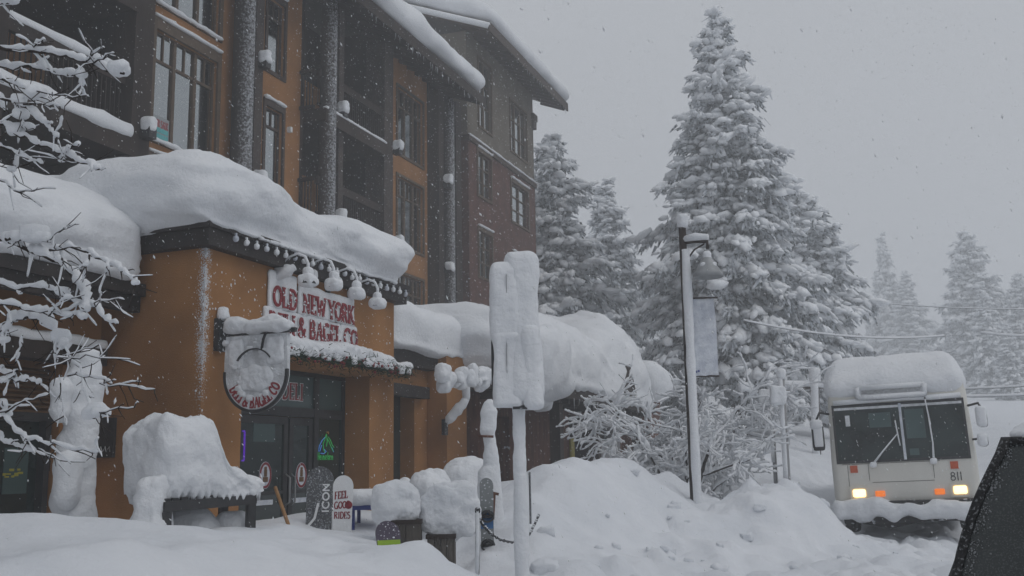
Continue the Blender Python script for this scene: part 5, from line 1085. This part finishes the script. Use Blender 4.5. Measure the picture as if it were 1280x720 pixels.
# ------------------------------------------------------------------ chain and its stanchion
c0 = at(597, 638, 10.2); c0b = at(596, 725, 10.2)
q = MB(); q.tube([(c0b[0], c0b[1], c0b[2]-.3), c0], .022, 8); q.rbox(c0+(0, 0, .0), (.028, .028, .03), .02, 4); q2 = MB(); q2.tube([c0b+(0, -.012, 0), (c0+c0b)/2+(.004, -.014, 0), c0+(0, -.01, 0)], .02, 6)
stn = thing('chain_stanchion', 'thin dark stanchion holding the chain beside the near sign pole', 'stanchion', (c0b[0], c0b[1], c0b[2]-.3)); obj('pole', q, M_BLACKS, stn); obj('snow', q2, M_SNOW, stn)
ch = thing('chain', 'sagging snowy chain hung between the thin stanchion and a far snowbank', 'chain', tuple(c0)); q = MB(); q2 = MB()
pA = [at(x, y, D) for x, y, D in ((597,645,10.2),(603,656,10.3),(613,667,10.4),(626,675,10.5),(640,678,10.6),(652,676,10.8),(662,668,11.0),(668,656,11.2),(674,643,11.3))]
pA = np.array(pA); tt_ = np.linspace(0, len(pA)-1, 46); Q = np.stack([np.interp(tt_, np.arange(len(pA)), pA[:, c]) for c in range(3)], 1)
for k in range(len(Q)-1):
    a, b = Q[k], Q[k+1]; d = (b-a)/np.linalg.norm(b-a); u = np.cross(d, (0, 0, 1)) if k % 2 else np.cross(np.cross(d, (0, 0, 1)), d); u /= np.linalg.norm(u); c = (a+b)/2
    q.tube([c+d*.020*math.cos(t)*1.0+u*.012*math.sin(t) for t in np.linspace(0, 2*math.pi, 9)], .0055, 5, caps=False)
    if k % 3: q2.rbox(c+(0, 0, .014), (.016, .012, .008), .007, 3)
obj('links', q, M_BLACKS, ch); obj('snow', q2, M_SNOW, ch)

# ------------------------------------------------------------------ the near sign pole
D = 9.6; b = at(653, 722, D); tp = at(645, 330, D); m1 = at(648, 506, D); gz_ = gh(b[0], b[1])
ns_ = thing('street_sign', 'near street sign and pole completely plastered with thick snow', 'street sign', (b[0], b[1], min(gz_, b[2])-.2))
q = MB(); q.tube([(b[0]+.005, b[1], min(gz_, b[2])-.2), tp], .035, 10); obj('pole', q, M_POLE, ns_)
q = MB(); c = at(636, 420, D); q.box(c[0]-.172, c[0]+.2, D-.02, D-.004, at(0, 500, D)[2], at(0, 350, D)[2]); obj('sign_plate', q, M_BLACK, ns_)
q = MB(); rows = [(y, 653-(722-y)*.0222, (9.0 if y > 570 else 7.4)+.5*math.sin(y*.05)) for y in range(506, 760, 12)]; snow_pillar(q, 0, rows, D-.03, 2, 1, .006, 9); obj('pole_snow', q, M_SNOW, ns_)
q = MB(); mpx = D/FPX
def blk(x0, x1, y0, y1, dp, r, dy, seed, amp=.022): a, b2 = at(x0, y0, D+dy), at(x1, y1, D+dy); q.rbox(((a[0]+b2[0])/2, D+dy, (a[2]+b2[2])/2), ((b2[0]-a[0])/2, dp, (a[2]-b2[2])/2), r, (14, 10, 34), amp, 3.5, seed, lambda P: P+np.stack([-.018*(P[:, 2]-2.0), 0*P[:, 0], 0*P[:, 0]], 1)+.0*P)
blk(633, 680, 314, 505, .17, (.13, .14, .10), -.05, 3); blk(614, 654, 330, 430, .165, (.07, .09, .12), -.05, 4); blk(617, 654, 418, 509, .165, (.05, .07, .03), -.055, 5); blk(653, 679, 408, 511, .15, (.07, .1, .04), -.09, 6)
obj('snow', q, M_SNOW, ns_)
for x, y0, y1, w_, dy in ((633, 343, 374, .45, -.222), (633.5, 424, 466, .5, -.218), (650, 507, 511, 9, -.2)):
    a, b2 = at(x-w_, y0, D+dy), at(x+w_, y1, D+dy); q = MB(); q.box(a[0], b2[0], D+dy, D+dy+.05, b2[2], a[2]); obj('gap_shade_strip', q, M_BLACKS, ns_)  # painted shade: black strips for gaps in the snow and plate edges there

# ------------------------------------------------------------------ lamp post and banner
D = 16; b = at(868, 612, D); tp = at(852.5, 281, D); g = gh(b[0], b[1])
lp = thing('street_lamp', 'tall dark lamp post with a grey bell shade, snow plastered down one side', 'street lamp', (b[0], b[1], min(g, b[2])-.3))
d = (tp-b); q = MB(); q.tube([b-d*.12, tp], [.075, .06], 12)
arm0 = at(853, 304, D); arm1 = at(884, 302, D-.2); q.tube([arm0, (arm0+arm1)/2+(0, 0, .02), arm1, arm1+(0, 0, -.12)], .03, 8); q.tube([at(855, 330, D), at(868, 312, D-.1), at(880, 305, D-.2)], .014, 6); obj('pole', q, M_DARK, lp)
q = MB(); sh = at(884.5, 336, D-.2); k = 19*D/FPX; q.lathe([(.001, .30), (.04, .30), (.05, .20), (.09, .16), (.13, .09), (.15, .04), (k*.98, -.07), (k, -.14), (k*.94, -.14), (.12, .0), (.001, .02)], sh, 22); obj('lamp_shade', q, M_SHADE, lp)
q = MB(); q.tube([b+d*(i/16-.1)+np.array([.030, -.05, 0]) for i in range(17)], [.076+.012*vnoise(np.array([[i*.9, 0, 0]]))[0] for i in range(17)], 9); q.rbox(tp+(.02, 0, .06), (.09, .09, .13), .08, 7, .02, 6); q.tube([arm0+(.02, 0, .06), (arm0+arm1)/2+(0, -.0, .085), arm1+(.02, 0, .07)], [.06, .075, .055], 8); q.rbox(sh+(0, 0, .20), (.065, .065, .10), .06, 7, .012, 6, 4); q.rbox(sh+(0, -.0, .05), (k*.55, k*.55, .05), .045, 10, .012, 8, 5); obj('snow', q, M_SNOW, lp)
ban = thing('banner', 'frosted street banner with a blue lower corner hanging from the lamp post', 'banner', tuple(at(880, 470, D)))
q = MB(); a, e = at(861, 373, D-.02), at(897, 470, D-.02)
n = 16; V = []; 
for i in range(n+1):
    for j in range(n+1): u, v = i/n, j/n; V.append((a[0]+(e[0]-a[0])*u+.03*v-.0, D-.02+.05*math.sin(v*5+u*3), a[2]+(e[2]-a[2])*v+.01*math.sin(u*6)))
V = np.array(V); q.add(V, [(i*(n+1)+j, (i+1)*(n+1)+j, (i+1)*(n+1)+j+1, i*(n+1)+j+1) for i in range(n) for j in range(n)], None, True); q.add(V+(0, .012, 0), [(i*(n+1)+j, i*(n+1)+j+1, (i+1)*(n+1)+j+1, (i+1)*(n+1)+j) for i in range(n) for j in range(n)], None, True); obj('cloth', q, M_BANNER, ban)
q = MB(); c = at(864, 464, D-.06)
for k in range(5): q.rbox(c+(.03*k+.01*math.sin(k*4), .0, -.02*(k % 2)-.0+.03*(k == 0)), (.035-.004*k, .012, .05-.009*k), .012, 4, .008, 20, k)
obj('print_patch', q, mat('banner blue', (.05, .07, .22), (.09, .12, .32)), ban)
q = MB(); q.tube([at(858, 373, D), at(897, 372, D)], .014, 6); q.tube([at(862, 470, D), at(899, 470, D)], .014, 6); obj('rod', q, M_DARK, ban)

# ------------------------------------------------------------------ plain signposts, utility pole, wires
def signpost(label, x0, y0, x1, y1, D, plate):
    b, t = at(x1, y1, D), at(x0, y0, D); g = gh(b[0], b[1]); o = thing('signpost', label, 'signpost', (b[0], b[1], min(g, b[2])-.3), group='plain signposts by the road'); q = MB(); q.tube([(b[0]+.02, b[1], min(g, b[2])-.3), t], .05, 8); obj('pole', q, M_POLE, o)
    q = MB(); c = at(plate[0], plate[1], D-.1); w_, h = plate[2]*D/FPX, plate[3]*D/FPX; q.box(c[0]-w_, c[0]+w_, D-.10, D-.07, c[2]-h, c[2]+h); obj('sign_plate', q, M_SGN, o)
    q = MB(); q.rbox(c+(0, -.05, 0), (w_*1.05, .05, h*1.1), (.08, .04, .1), 8, .03, 4, x0); q.rbox(t+(0, 0, .06), (.08, .08, .1), .07, 6, .01, 6); q.tube([np.array([b[0]+.02, b[1], b[2]])*(1-k/8)+t*(k/8)+(-.03, -.02, 0) for k in range(9)], .045, 7); obj('snow', q, M_SNOW, o)
signpost('plain snow plastered signpost left of a similar one, foot behind the ploughed pile', 963, 484, 967, 578, 24, (956, 498, 7, 11))
signpost('plain signpost standing in the ploughed pile left of the bus', 977, 472, 983, 600, 17.5, (972, 494, 9, 11))
D = 38; b = at(1021, 560, D); t = at(1019, 474, D); up = thing('utility_pole', 'snow plastered utility pole with a crossarm left of the bus', 'utility pole', (b[0], b[1], gh(b[0], b[1])-.3))
q = MB(); q.tube([(b[0], b[1], gh(b[0], b[1])-.3), t], .14, 8); q.bar(t+(-1.2, 0, -.35), t+(1.2, 0, -.25), .12, .14); obj('pole', q, M_BARK, up); q = MB(); q.tube([(b[0]-.06, b[1]-.09, b[2]-1)]+[b*(1-k/6)+t*(k/6)+(-.06, -.09, 0) for k in range(7)], .15, 8); q.rbox(t+(0, 0, -.18), (1.25, .14, .13), .1, (24, 6, 6), .05, 2, 2); q.rbox(t+(0, 0, .15), (.2, .2, .3), .15, 8, .03, 3); obj('snow', q, M_SNOW, up)
WL = ['snow coated power line just above the bus roof running right', 'snow coated power line level with the bus roof, lower of two', 'high thin power line crossing the misty trees at right', 'snow coated power line crossing the big conifers above the signposts', 'thick snow coated cable ending at the right edge of the view']
for k, (x0, y0, x1, y1, D0, D1, r) in enumerate([(1020, 478, 1400, 470, 38, 34, .05), (1020, 484, 1400, 484, 38, 36, .06), (1030, 372, 1400, 384, 60, 52, .04), (930, 401, 1180, 420, 40, 46, .06), (1225, 416, 1420, 402, 42, 40, .07)]):
    a, b = at(x0, y0, D0), at(x1, y1, D1); u = np.linspace(0, 1, 25); P = a*(1-u)[:, None]+b*u[:, None]; P[:, 2] -= 4*u*(1-u)*.35
    w_ = thing('power_line', WL[k], 'power line', tuple(a), group='snow coated power lines'); q = MB(); q.tube(P, .02, 5); obj('cable', q, M_BLACK, w_); q = MB(); q.tube(P+(0, 0, r*.6), r*.8, 6); obj('snow', q, M_SNOW, w_)

# ------------------------------------------------------------------ the bus
bx = at(1131, 660, 18.4); bus = thing('bus', 'white transit bus numbered 811 with lit headlights and deep snow on its roof', 'bus', (bx[0]+.10, bx[1], .19), 'l', (0, -.030, -ANG))
W_ = 1.25; Lb = 10.5
def wbus(P):
    P = P.copy(); k = np.clip((P[:, 2]-1.25)/1.4, 0, 1.2); fr = np.clip(1-(P[:, 1])/1.0, 0, 1); P[:, 1] += .16*k*fr; P[:, 0] *= 1-.035*k; return P
q = MB(); q.rbox((0, Lb/2, 1.58), (W_, Lb/2, 1.16), (.14, .12, .14), (20, 40, 24), 0, warp=wbus); obj('body', q, M_BUS, bus)
fy = lambda z: .16*min(max((z-1.25)/1.4, 0), 1.2)-.006
def quadz(mb, x0, x1, z0, z1, off=0, th=.03):
    V = []
    for dy in (0, th):
        for x, z in ((x0, z0), (x1, z0), (x1, z1), (x0, z1)): V.append((x, fy(z)-off+dy, z))
    mb.add(V, [(0,1,2,3),(7,6,5,4),(0,4,5,1),(1,5,6,2),(2,6,7,3),(3,7,4,0)])
q = MB(); quadz(q, -1.14, 1.14, 1.22, 2.30, .012); obj('windscreen_surround', q, M_BLACK, bus)
M_WS = mat('bus windscreen glass', (.006, .011, .011), (.022, .036, .035), .08, 1.6, 0, 1, .35, contrast=(.4, .6), speck=(30, .68, .08), spc=(.2, .22, .22))
for a, b in ((-1.10, .03), (.08, 1.10)):
    q = MB(); quadz(q, a, b, 1.27, 2.25, .020); ws = obj('windscreen', q, M_WS, bus)
    q = MB(); quadz(q, a, b, 2.20, 2.246, .028, .008); quadz(q, (a+b)/2-.38, (a+b)/2-.30, 1.9, 2.1, .021, .004); obj('frost', q, M_SGN, ws)
q = MB(); quadz(q, .032, .078, 1.25, 2.27, .03); obj('centre_pillar', q, M_BANNER, bus)
M_DIM = mat('painted windscreen reflection', (.05, .085, .085), (.07, .11, .11), .3, 2)
q = MB(); quadz(q, -.50, -.12, 1.85, 2.12, .023, .004); quadz(q, .12, .45, 1.62, 2.15, .023, .004); quadz(q, .14, .30, 1.32, 1.44, .023, .004); obj('painted_reflection', q, M_DIM, bus)  # lighter patches painted on the glass in place of its reflections
for p in ([(-.50, -.04, 1.18), (-.33, -.03, 1.38), (-.03, .02, 1.70)], [(.52, -.04, 1.20), (.54, -.02, 1.5), (.52, .06, 2.05)]):
    q = MB(); q.tube([np.array(x)+(0, -.03, 0) for x in p], .018, 6); c = np.array(p[-1]); q.tube([c+(-.02, -.03, .30), c+(.0, -.05, 0), c+(.03, -.06, -.28)], .012, 6); wp_ = obj('wiper', q, M_BLACK, bus)
    q = MB(); q.tube([np.array(x)+(0, -.05, .02) for x in p], [.022, .014, .012], 7); q.tube([c+(-.02, -.05, .26), c+(.0, -.07, 0), c+(.02, -.07, -.2)], .012, 6); q.rbox(np.array(p[0])+(0, -.04, 0), (.06, .04, .05), .035, 5, .01, 9); obj('snow', q, M_SNOW, wp_)
q = MB(); quadz(q, -.62, .48, 2.43, 2.57, .10, .2); ds = obj('destination_sign', q, M_SGN, bus)
q = MB(); quadz(q, -.58, .44, 2.47, 2.54, .106, .02); obj('display', q, mat('frosted display', (.20, .205, .21), (.42, .43, .45), .7, 26), ds)
q = MB(); q.tube([(-.66, .02, 2.41), (-.3, .01, 2.405), (.1, .01, 2.41), (.52, .02, 2.41)], .045, 7); q.tube([(-.66, .06, 2.58), (0, .06, 2.585), (.52, .06, 2.58)], .05, 7); q.tube([(-.64, .04, 2.40), (-.65, .04, 2.60)], .05, 6); q.tube([(.50, .04, 2.40), (.51, .04, 2.60)], .05, 6); obj('snow', q, M_SNOW, ds)
q = MB(); q.tube([(-1.1, .1, 2.34), (-.7, .08, 2.35), (-.3, .09, 2.34), (.1, .08, 2.35), (.6, .08, 2.34), (1.1, .1, 2.35)], [.05, .05, .03, .035, .05, .05], 7); obj('ledge_snow', q, M_SNOW, bus)
for x in (-.85, .85): q = MB(); q.box(x-.065, x+.065, -.02, .01, 1.05, 1.18); obj('reflector', q, M_REFL, bus)
for x in (-.80, .90):
    q = MB(); q.rbox((x, -.01, .68), (.11, .03, .07), .03, 8); hl = obj('headlight', q, M_HEAD, bus); q = MB(); q.ribbon([(-.15, -.11), (.15, -.11), (.15, .11), (-.15, .11)], .035, lambda u, v, d: (x+u, -.012-d, .68+v), 0, .02, True); obj('bezel', q, M_BUS, hl)
for x in (-.44, .56): q = MB(); q.rbox((x, -.01, .66), (.085, .025, .052), .02, 6); obj('indicator', q, M_AMBER, bus)
q = MB(); text(q, '811', lambda u, v, d: (.76+u, -.004-d, .845+v), .15, .20, .11, False, d1=.004); obj('number', q, M_BLACK, bus)
q = MB()
for a, b, z in ((-1.05, .62, 1.20), (-.55, .5, .86)): q.box(a, b, -.004, .0, z, z+.008)
for x in (-.96, -.60, .5): q.box(x, x+.008, -.0042, .0, .60 if abs(x) > .9 else .9, 1.19)
obj('panel_line', q, M_TRIMD, bus)
q = MB(); q.rbox((0, -.06, .40), (1.24, .16, .13), .06, (16, 6, 6)); bp_ = obj('bumper', q, M_RUBBER, bus)
q = MB()
def wbm(P): P = P.copy(); P[:, 2] += .10*vnoise(np.stack([P[:, 0]*1.6, P[:, 0]*0, P[:, 0]*0+2], 1))*(P[:, 2] > .45)+.05*vnoise(np.stack([P[:, 0]*4, P[:, 0]*0, P[:, 0]*0+8], 1)); return P
q.rbox((.0, -.12, .36), (1.27, .19, .17), (.08, .14, .13), (60, 10, 10), .035, 4, 3, wbm); obj('snow', q, M_SNOW, bp_)
for x in (-1.0, 1.0):
    for y in (.75, 7.4):
        q = MB(); q.lathe([(.001, -.15), (.30, -.15), (.44, -.13), (.48, -.07), (.48, .07), (.44, .13), (.30, .15), (.001, .15)], (0, 0, 0), 26); V = q.V[0]; q.V[0] = np.stack([V[:, 2]+x, V[:, 1]+y, V[:, 0]+.42], 1); wh = obj('wheel', q, M_RUBBER, bus)
        q = MB(); q.lathe([(.001, .16), (.12, .17), (.24, .155), (.26, .15)], (0, 0, 0), 20); V = q.V[0]; q.V[0] = np.stack([V[:, 2]*np.sign(x)+x, V[:, 1]+y, V[:, 0]+.42], 1); obj('rim', q, M_POLE, wh)
q = MB(); q.box(-1.1, 1.1, .12, Lb-.3, .22, .44); q.tube([(-.9, .1, .25), (-.3, .1, .16), (.2, .1, .2), (.9, .1, .26)], [.1, .13, .06, .12], 8); obj('underbody', q, M_RUBBER, bus)
for sx in (-1, 1):
    q = MB(); q.tube([(sx*1.2, .12, 2.15), (sx*1.36, -.02, 2.18), (sx*1.42, -.06, 2.05)], .022, 7); 
    if sx < 0: q.rbox((-1.42, -.06, 1.72), (.11, .06, .24), .05, 8)
    else: q.rbox((1.40, -.04, 1.92), (.08, .05, .17), .05, 8); q.rbox((1.37, -.04, 1.52), (.08, .06, .11), .06, 8); q.tube([(1.2, .1, 1.55), (1.36, -.02, 1.55)], .02, 6)
    mr = obj('mirror', q, M_BLACK, bus); q = MB()
    if sx < 0: q.rbox((-1.42, -.08, 1.96), (.12, .08, .09), .07, 7, .02, 7); q.rbox((-1.41, -.115, 1.74), (.08, .02, .19), .018, 8, .004, 8)
    else: q.rbox((1.39, -.06, 1.94), (.09, .06, .185), .06, 8, .015, 7); q.rbox((1.36, -.07, 1.53), (.085, .06, .115), .06, 8, .015, 7)
    obj('snow', q, M_SNOW, mr)
q = MB()
for sx in (-1, 1):
    for k in range(6): y = 1.2+k*1.5; q.box(sx*1.2 if sx < 0 else 1.2, sx*1.235 if sx < 0 else 1.2345, y, y+1.35, 1.45, 2.25)
obj('side_window', q, M_GLASS, bus)
q = MB()
def wrs(P):
    P = P.copy(); k = np.clip((P[:, 2]-2.6)/.6, 0, 1.1); fr = np.clip(1-(P[:, 1]-.1)/1.3, 0, 1); P[:, 1] += .60*k*k*fr+.10*fr; P[:, 0] = P[:, 0]*(1-.11*k**2)-.02; return P
q.rbox((0, Lb/2+.02, 2.80), (1.235, Lb/2+.02, .46), (.20, .34, .24), (50, 60, 20), .035, 2.2, 15, wrs, 5); obj('roof_snow', q, M_SNOW, bus)

# ------------------------------------------------------------------ the dark car at the right
cyaw = -math.radians(33); cb = (2.10, 3.18)
car = thing('parked_car', 'dark parked car at the right edge with frost flecked rear glass', 'car', (cb[0], cb[1], -.02), 'l', (0, 0, cyaw))
# local: x right, y forward (away), z up; tail at y = 0
def ring(y, hw, hb, zb, zs, zr, rf):
    """cross-section: half width at sill, belt, roof"""
    return [(-hw*.92, y, zb), (-hw, y, zb+.18), (-hb, y, zs), (-rf, y, zr-.05), (-rf*.86, y, zr), (rf*.86, y, zr), (rf, y, zr-.05), (hb, y, zs), (hw, y, zb+.18), (hw*.92, y, zb)]
q = MB(); secs = [(.0, .80, .78, .42, .78, .86, .70), (.10, .86, .85, .30, .92, 1.0, .76), (.24, .88, .87, .26, 1.0, 1.10, .72), (1.0, .90, .88, .24, 1.0, 1.02, .78), (3.1, .90, .88, .24, .98, 1.0, .78), (4.0, .88, .85, .26, .86, .92, .74), (4.45, .78, .76, .34, .62, .7, .6)]
V = np.array([ring(*s) for s in secs]).reshape(-1, 3); m = 10; qs = [(i*m+j, (i+1)*m+j, (i+1)*m+(j+1) % m, i*m+(j+1) % m) for i in range(len(secs)-1) for j in range(m)]
q.add(V, qs, [(0, j, j+1) for j in range(1, 9)]+[(60, 60+j+1, 60+j) for j in range(1, 9)], True); obj('body', q, M_CARP, car)
# greenhouse: rear glass slopes steeply, sides lean in
zb0, zt0 = 1.0, 1.585
gb_ = [(-.80, .16), (.80, .16), (.82, 3.2), (-.82, 3.2)]; gt = [(-.575, .42), (.575, .42), (.56, 2.35), (-.56, 2.35)]
q = MB(); V = [(x, y, zb0) for x, y in gb_]+[(x, y, zt0) for x, y in gt]; q.add(V, [(0,1,5,4),(1,2,6,5),(2,3,7,6),(3,0,4,7),(4,5,6,7)]); obj('cabin', q, M_CARP, car)
def gp(u, v, off=0):                # point on the bowed rear glass
    bw = .035*math.sin(math.pi*v); x0 = -.80+.225*v-bw; x1 = .80-.225*v+bw; y = .16+.26*v; return (x0+(x1-x0)*u, y-off, zb0+(zt0-zb0)*v+off*.3)
q = MB(); V = [gp(a, .02+.093*r_, o_) for o_ in (.012, -.02) for r_ in range(11) for a in (.02, .98)]; q.add(V, [(2*i, 2*i+1, 2*i+3, 2*i+2) for i in range(10)]+[(22+2*i, 24+2*i, 25+2*i, 23+2*i) for i in range(10)]+[(2*i, 2*i+2, 24+2*i, 22+2*i) for i in range(10)]+[(2*i+1, 23+2*i, 25+2*i, 2*i+3) for i in range(10)]); rg = obj('rear_window', q, M_FROST, car)
q = MB(); q.tube([gp(.03, k/10*.96, .02) for k in range(11)], .017, 8); q.tube([gp(.97, k/10*.96, .02) for k in range(11)], .017, 8); q.tube([gp(.04, .96, .02), gp(.96, .96, .02)], .014, 8); obj('seal', q, M_RIME, rg)
q = MB(); R_ = np.random.RandomState(3)
for k in range(300):
    v = R_.rand()*.97; u = .045+abs(R_.randn())*.014 if k < 265 else .05+R_.rand()*.9; r = .0012+.0018*R_.rand()**2; q.rbox(gp(u, v, .016), (r*1.2, r, r*1.3), r*.8, 2)
obj('rime', q, mat('grey rime', (.13, .135, .14), (.24, .25, .26), .9), rg)['kind'] = 'stuff'
for sx in (-1, 1):
    f = lambda a, b: (sx*((.80+.02*a)*(1-b)+(.575-.015*a)*b+.008), (.16*(1-b)+.42*b)*(1-a)+(3.2*(1-b)+2.35*b)*a, zb0+(zt0-zb0)*b)
    q = MB(); q.add([f(.08, .08), f(.46, .08), f(.46, .9), f(.08, .9)], [(0,1,2,3)]); q.add([f(.50, .08), f(.92, .08), f(.88, .9), f(.50, .9)], [(0,1,2,3)]); obj('side_window', q, M_GLASS, car)
q = MB(); f = lambda u, b: (-.7+1.4*u if b == 0 else -.5+1.0*u, 3.2*(1-b)+2.35*b+.01, zb0+(zt0-zb0)*b+.012); q.add([f(0, .0), f(1, .0), (.50, 2.40, zt0-.02), (-.50, 2.40, zt0-.02)], [(0,1,2,3)]); obj('windscreen', q, M_GLASS, car)
for sx in (-1, 1):
    q = MB(); q.rbox((sx*.70, .02, .80), (.11, .05, .08), .03, 6); obj('tail_light', q, M_REFL, car)
    for y in (.85, 3.5):
        q = MB(); q.lathe([(.001, -.1), (.22, -.1), (.31, -.09), (.33, -.05), (.33, .05), (.31, .09), (.22, .1), (.001, .1)], (0, 0, 0), 24); V = q.V[0]; q.V[0] = np.stack([V[:, 2]+sx*.82, V[:, 1]+y, V[:, 0]+.33], 1); wh = obj('wheel', q, M_RUBBER, car)
        q = MB(); q.lathe([(.001, .105), (.1, .115), (.2, .105)], (0, 0, 0), 18); V = q.V[0]; q.V[0] = np.stack([V[:, 2]*sx+sx*.82, V[:, 1]+y, V[:, 0]+.33], 1); obj('rim', q, M_POLE, wh)
q = MB(); q.rbox((.02, 1.42, 1.625), (.585, 1.04, .085), (.14, .20, .08), (40, 44, 12), .020, 6, 5, lambda P: np.stack([P[:, 0], P[:, 1], 1.545+(P[:, 2]-1.545)*(.62+.8*sstep(P[:, 0], -.58, -.05))*(.72+.4*sstep(P[:, 1], .38, .9))], 1), 5); obj('roof_snow', q, M_SNOW, car)
q = MB(); q.rbox((0, -.02, .5), (.80, .08, .12), .06, (14, 5, 5)); obj('bumper', q, M_CARP, car)

# ------------------------------------------------------------------ falling snow
R_ = np.random.RandomState(99); nF = 85000
C = np.stack([R_.uniform(-16, 14, nF), R_.uniform(2.5, 34, nF), R_.uniform(.2, 15, nF)], 1)
C = C[np.linalg.norm(C-CAMP, axis=1) > 6.0]; nF = len(C)
OV = np.array([(1,0,0),(-1,0,0),(0,1,0),(0,-1,0),(0,0,1),(0,0,-1)], float); OT = np.array([(0,2,4),(2,1,4),(1,3,4),(3,0,4),(2,0,5),(1,2,5),(3,1,5),(0,3,5)])
rr = (.0024+.0060*R_.rand(nF)**4)[:, None]; ax = np.array([-.42, -.15, .90])+R_.randn(nF, 3)*.22; ax /= np.linalg.norm(ax, axis=1)[:, None]; b = np.cross(ax, R_.randn(nF, 3)); b /= np.linalg.norm(b, axis=1)[:, None]; c = np.cross(ax, b); el = rr*(1.5+1.6*R_.rand(nF))[:, None]
P = C[:, None]+ax[:, None]*(OV[None, :, 0:1]*el[:, None])+b[:, None]*(OV[None, :, 1:2]*rr[:, None])+c[:, None]*(OV[None, :, 2:3]*rr[:, None]*.7)
P = P+R_.randn(*P.shape)*.0012
q = MB(); q.add(P.reshape(-1, 3), None, (OT[None]+(np.arange(nF)*6)[:, None, None]).reshape(-1, 3), True)
fo = obj('falling_snow', q, M_FLAKE, loc=(0, 0, 0)); tag(fo, 'wet snowflakes driving down through the air', 'falling snow', kind='stuff')

# ------------------------------------------------------------------ the storm air
HAZE = .0054
q = MB(); q.box(-440, 440, -440, 440, -1.6, 62); hz = obj('haze', q, None, loc=(0, 0, 0)); tag(hz, kind='stuff')
mh = bpy.data.materials.new('haze air'); mh.use_nodes = True; t = mh.node_tree; t.nodes.clear(); pv = t.nodes.new('ShaderNodeVolumePrincipled'); om = t.nodes.new('ShaderNodeOutputMaterial')
pv.inputs['Color'].default_value = (.93, .95, .97, 1); pv.inputs['Density'].default_value = HAZE; pv.inputs['Anisotropy'].default_value = .2; t.links.new(pv.outputs[0], om.inputs['Volume'])
hz.data.materials.clear(); hz.data.materials.append(mh)
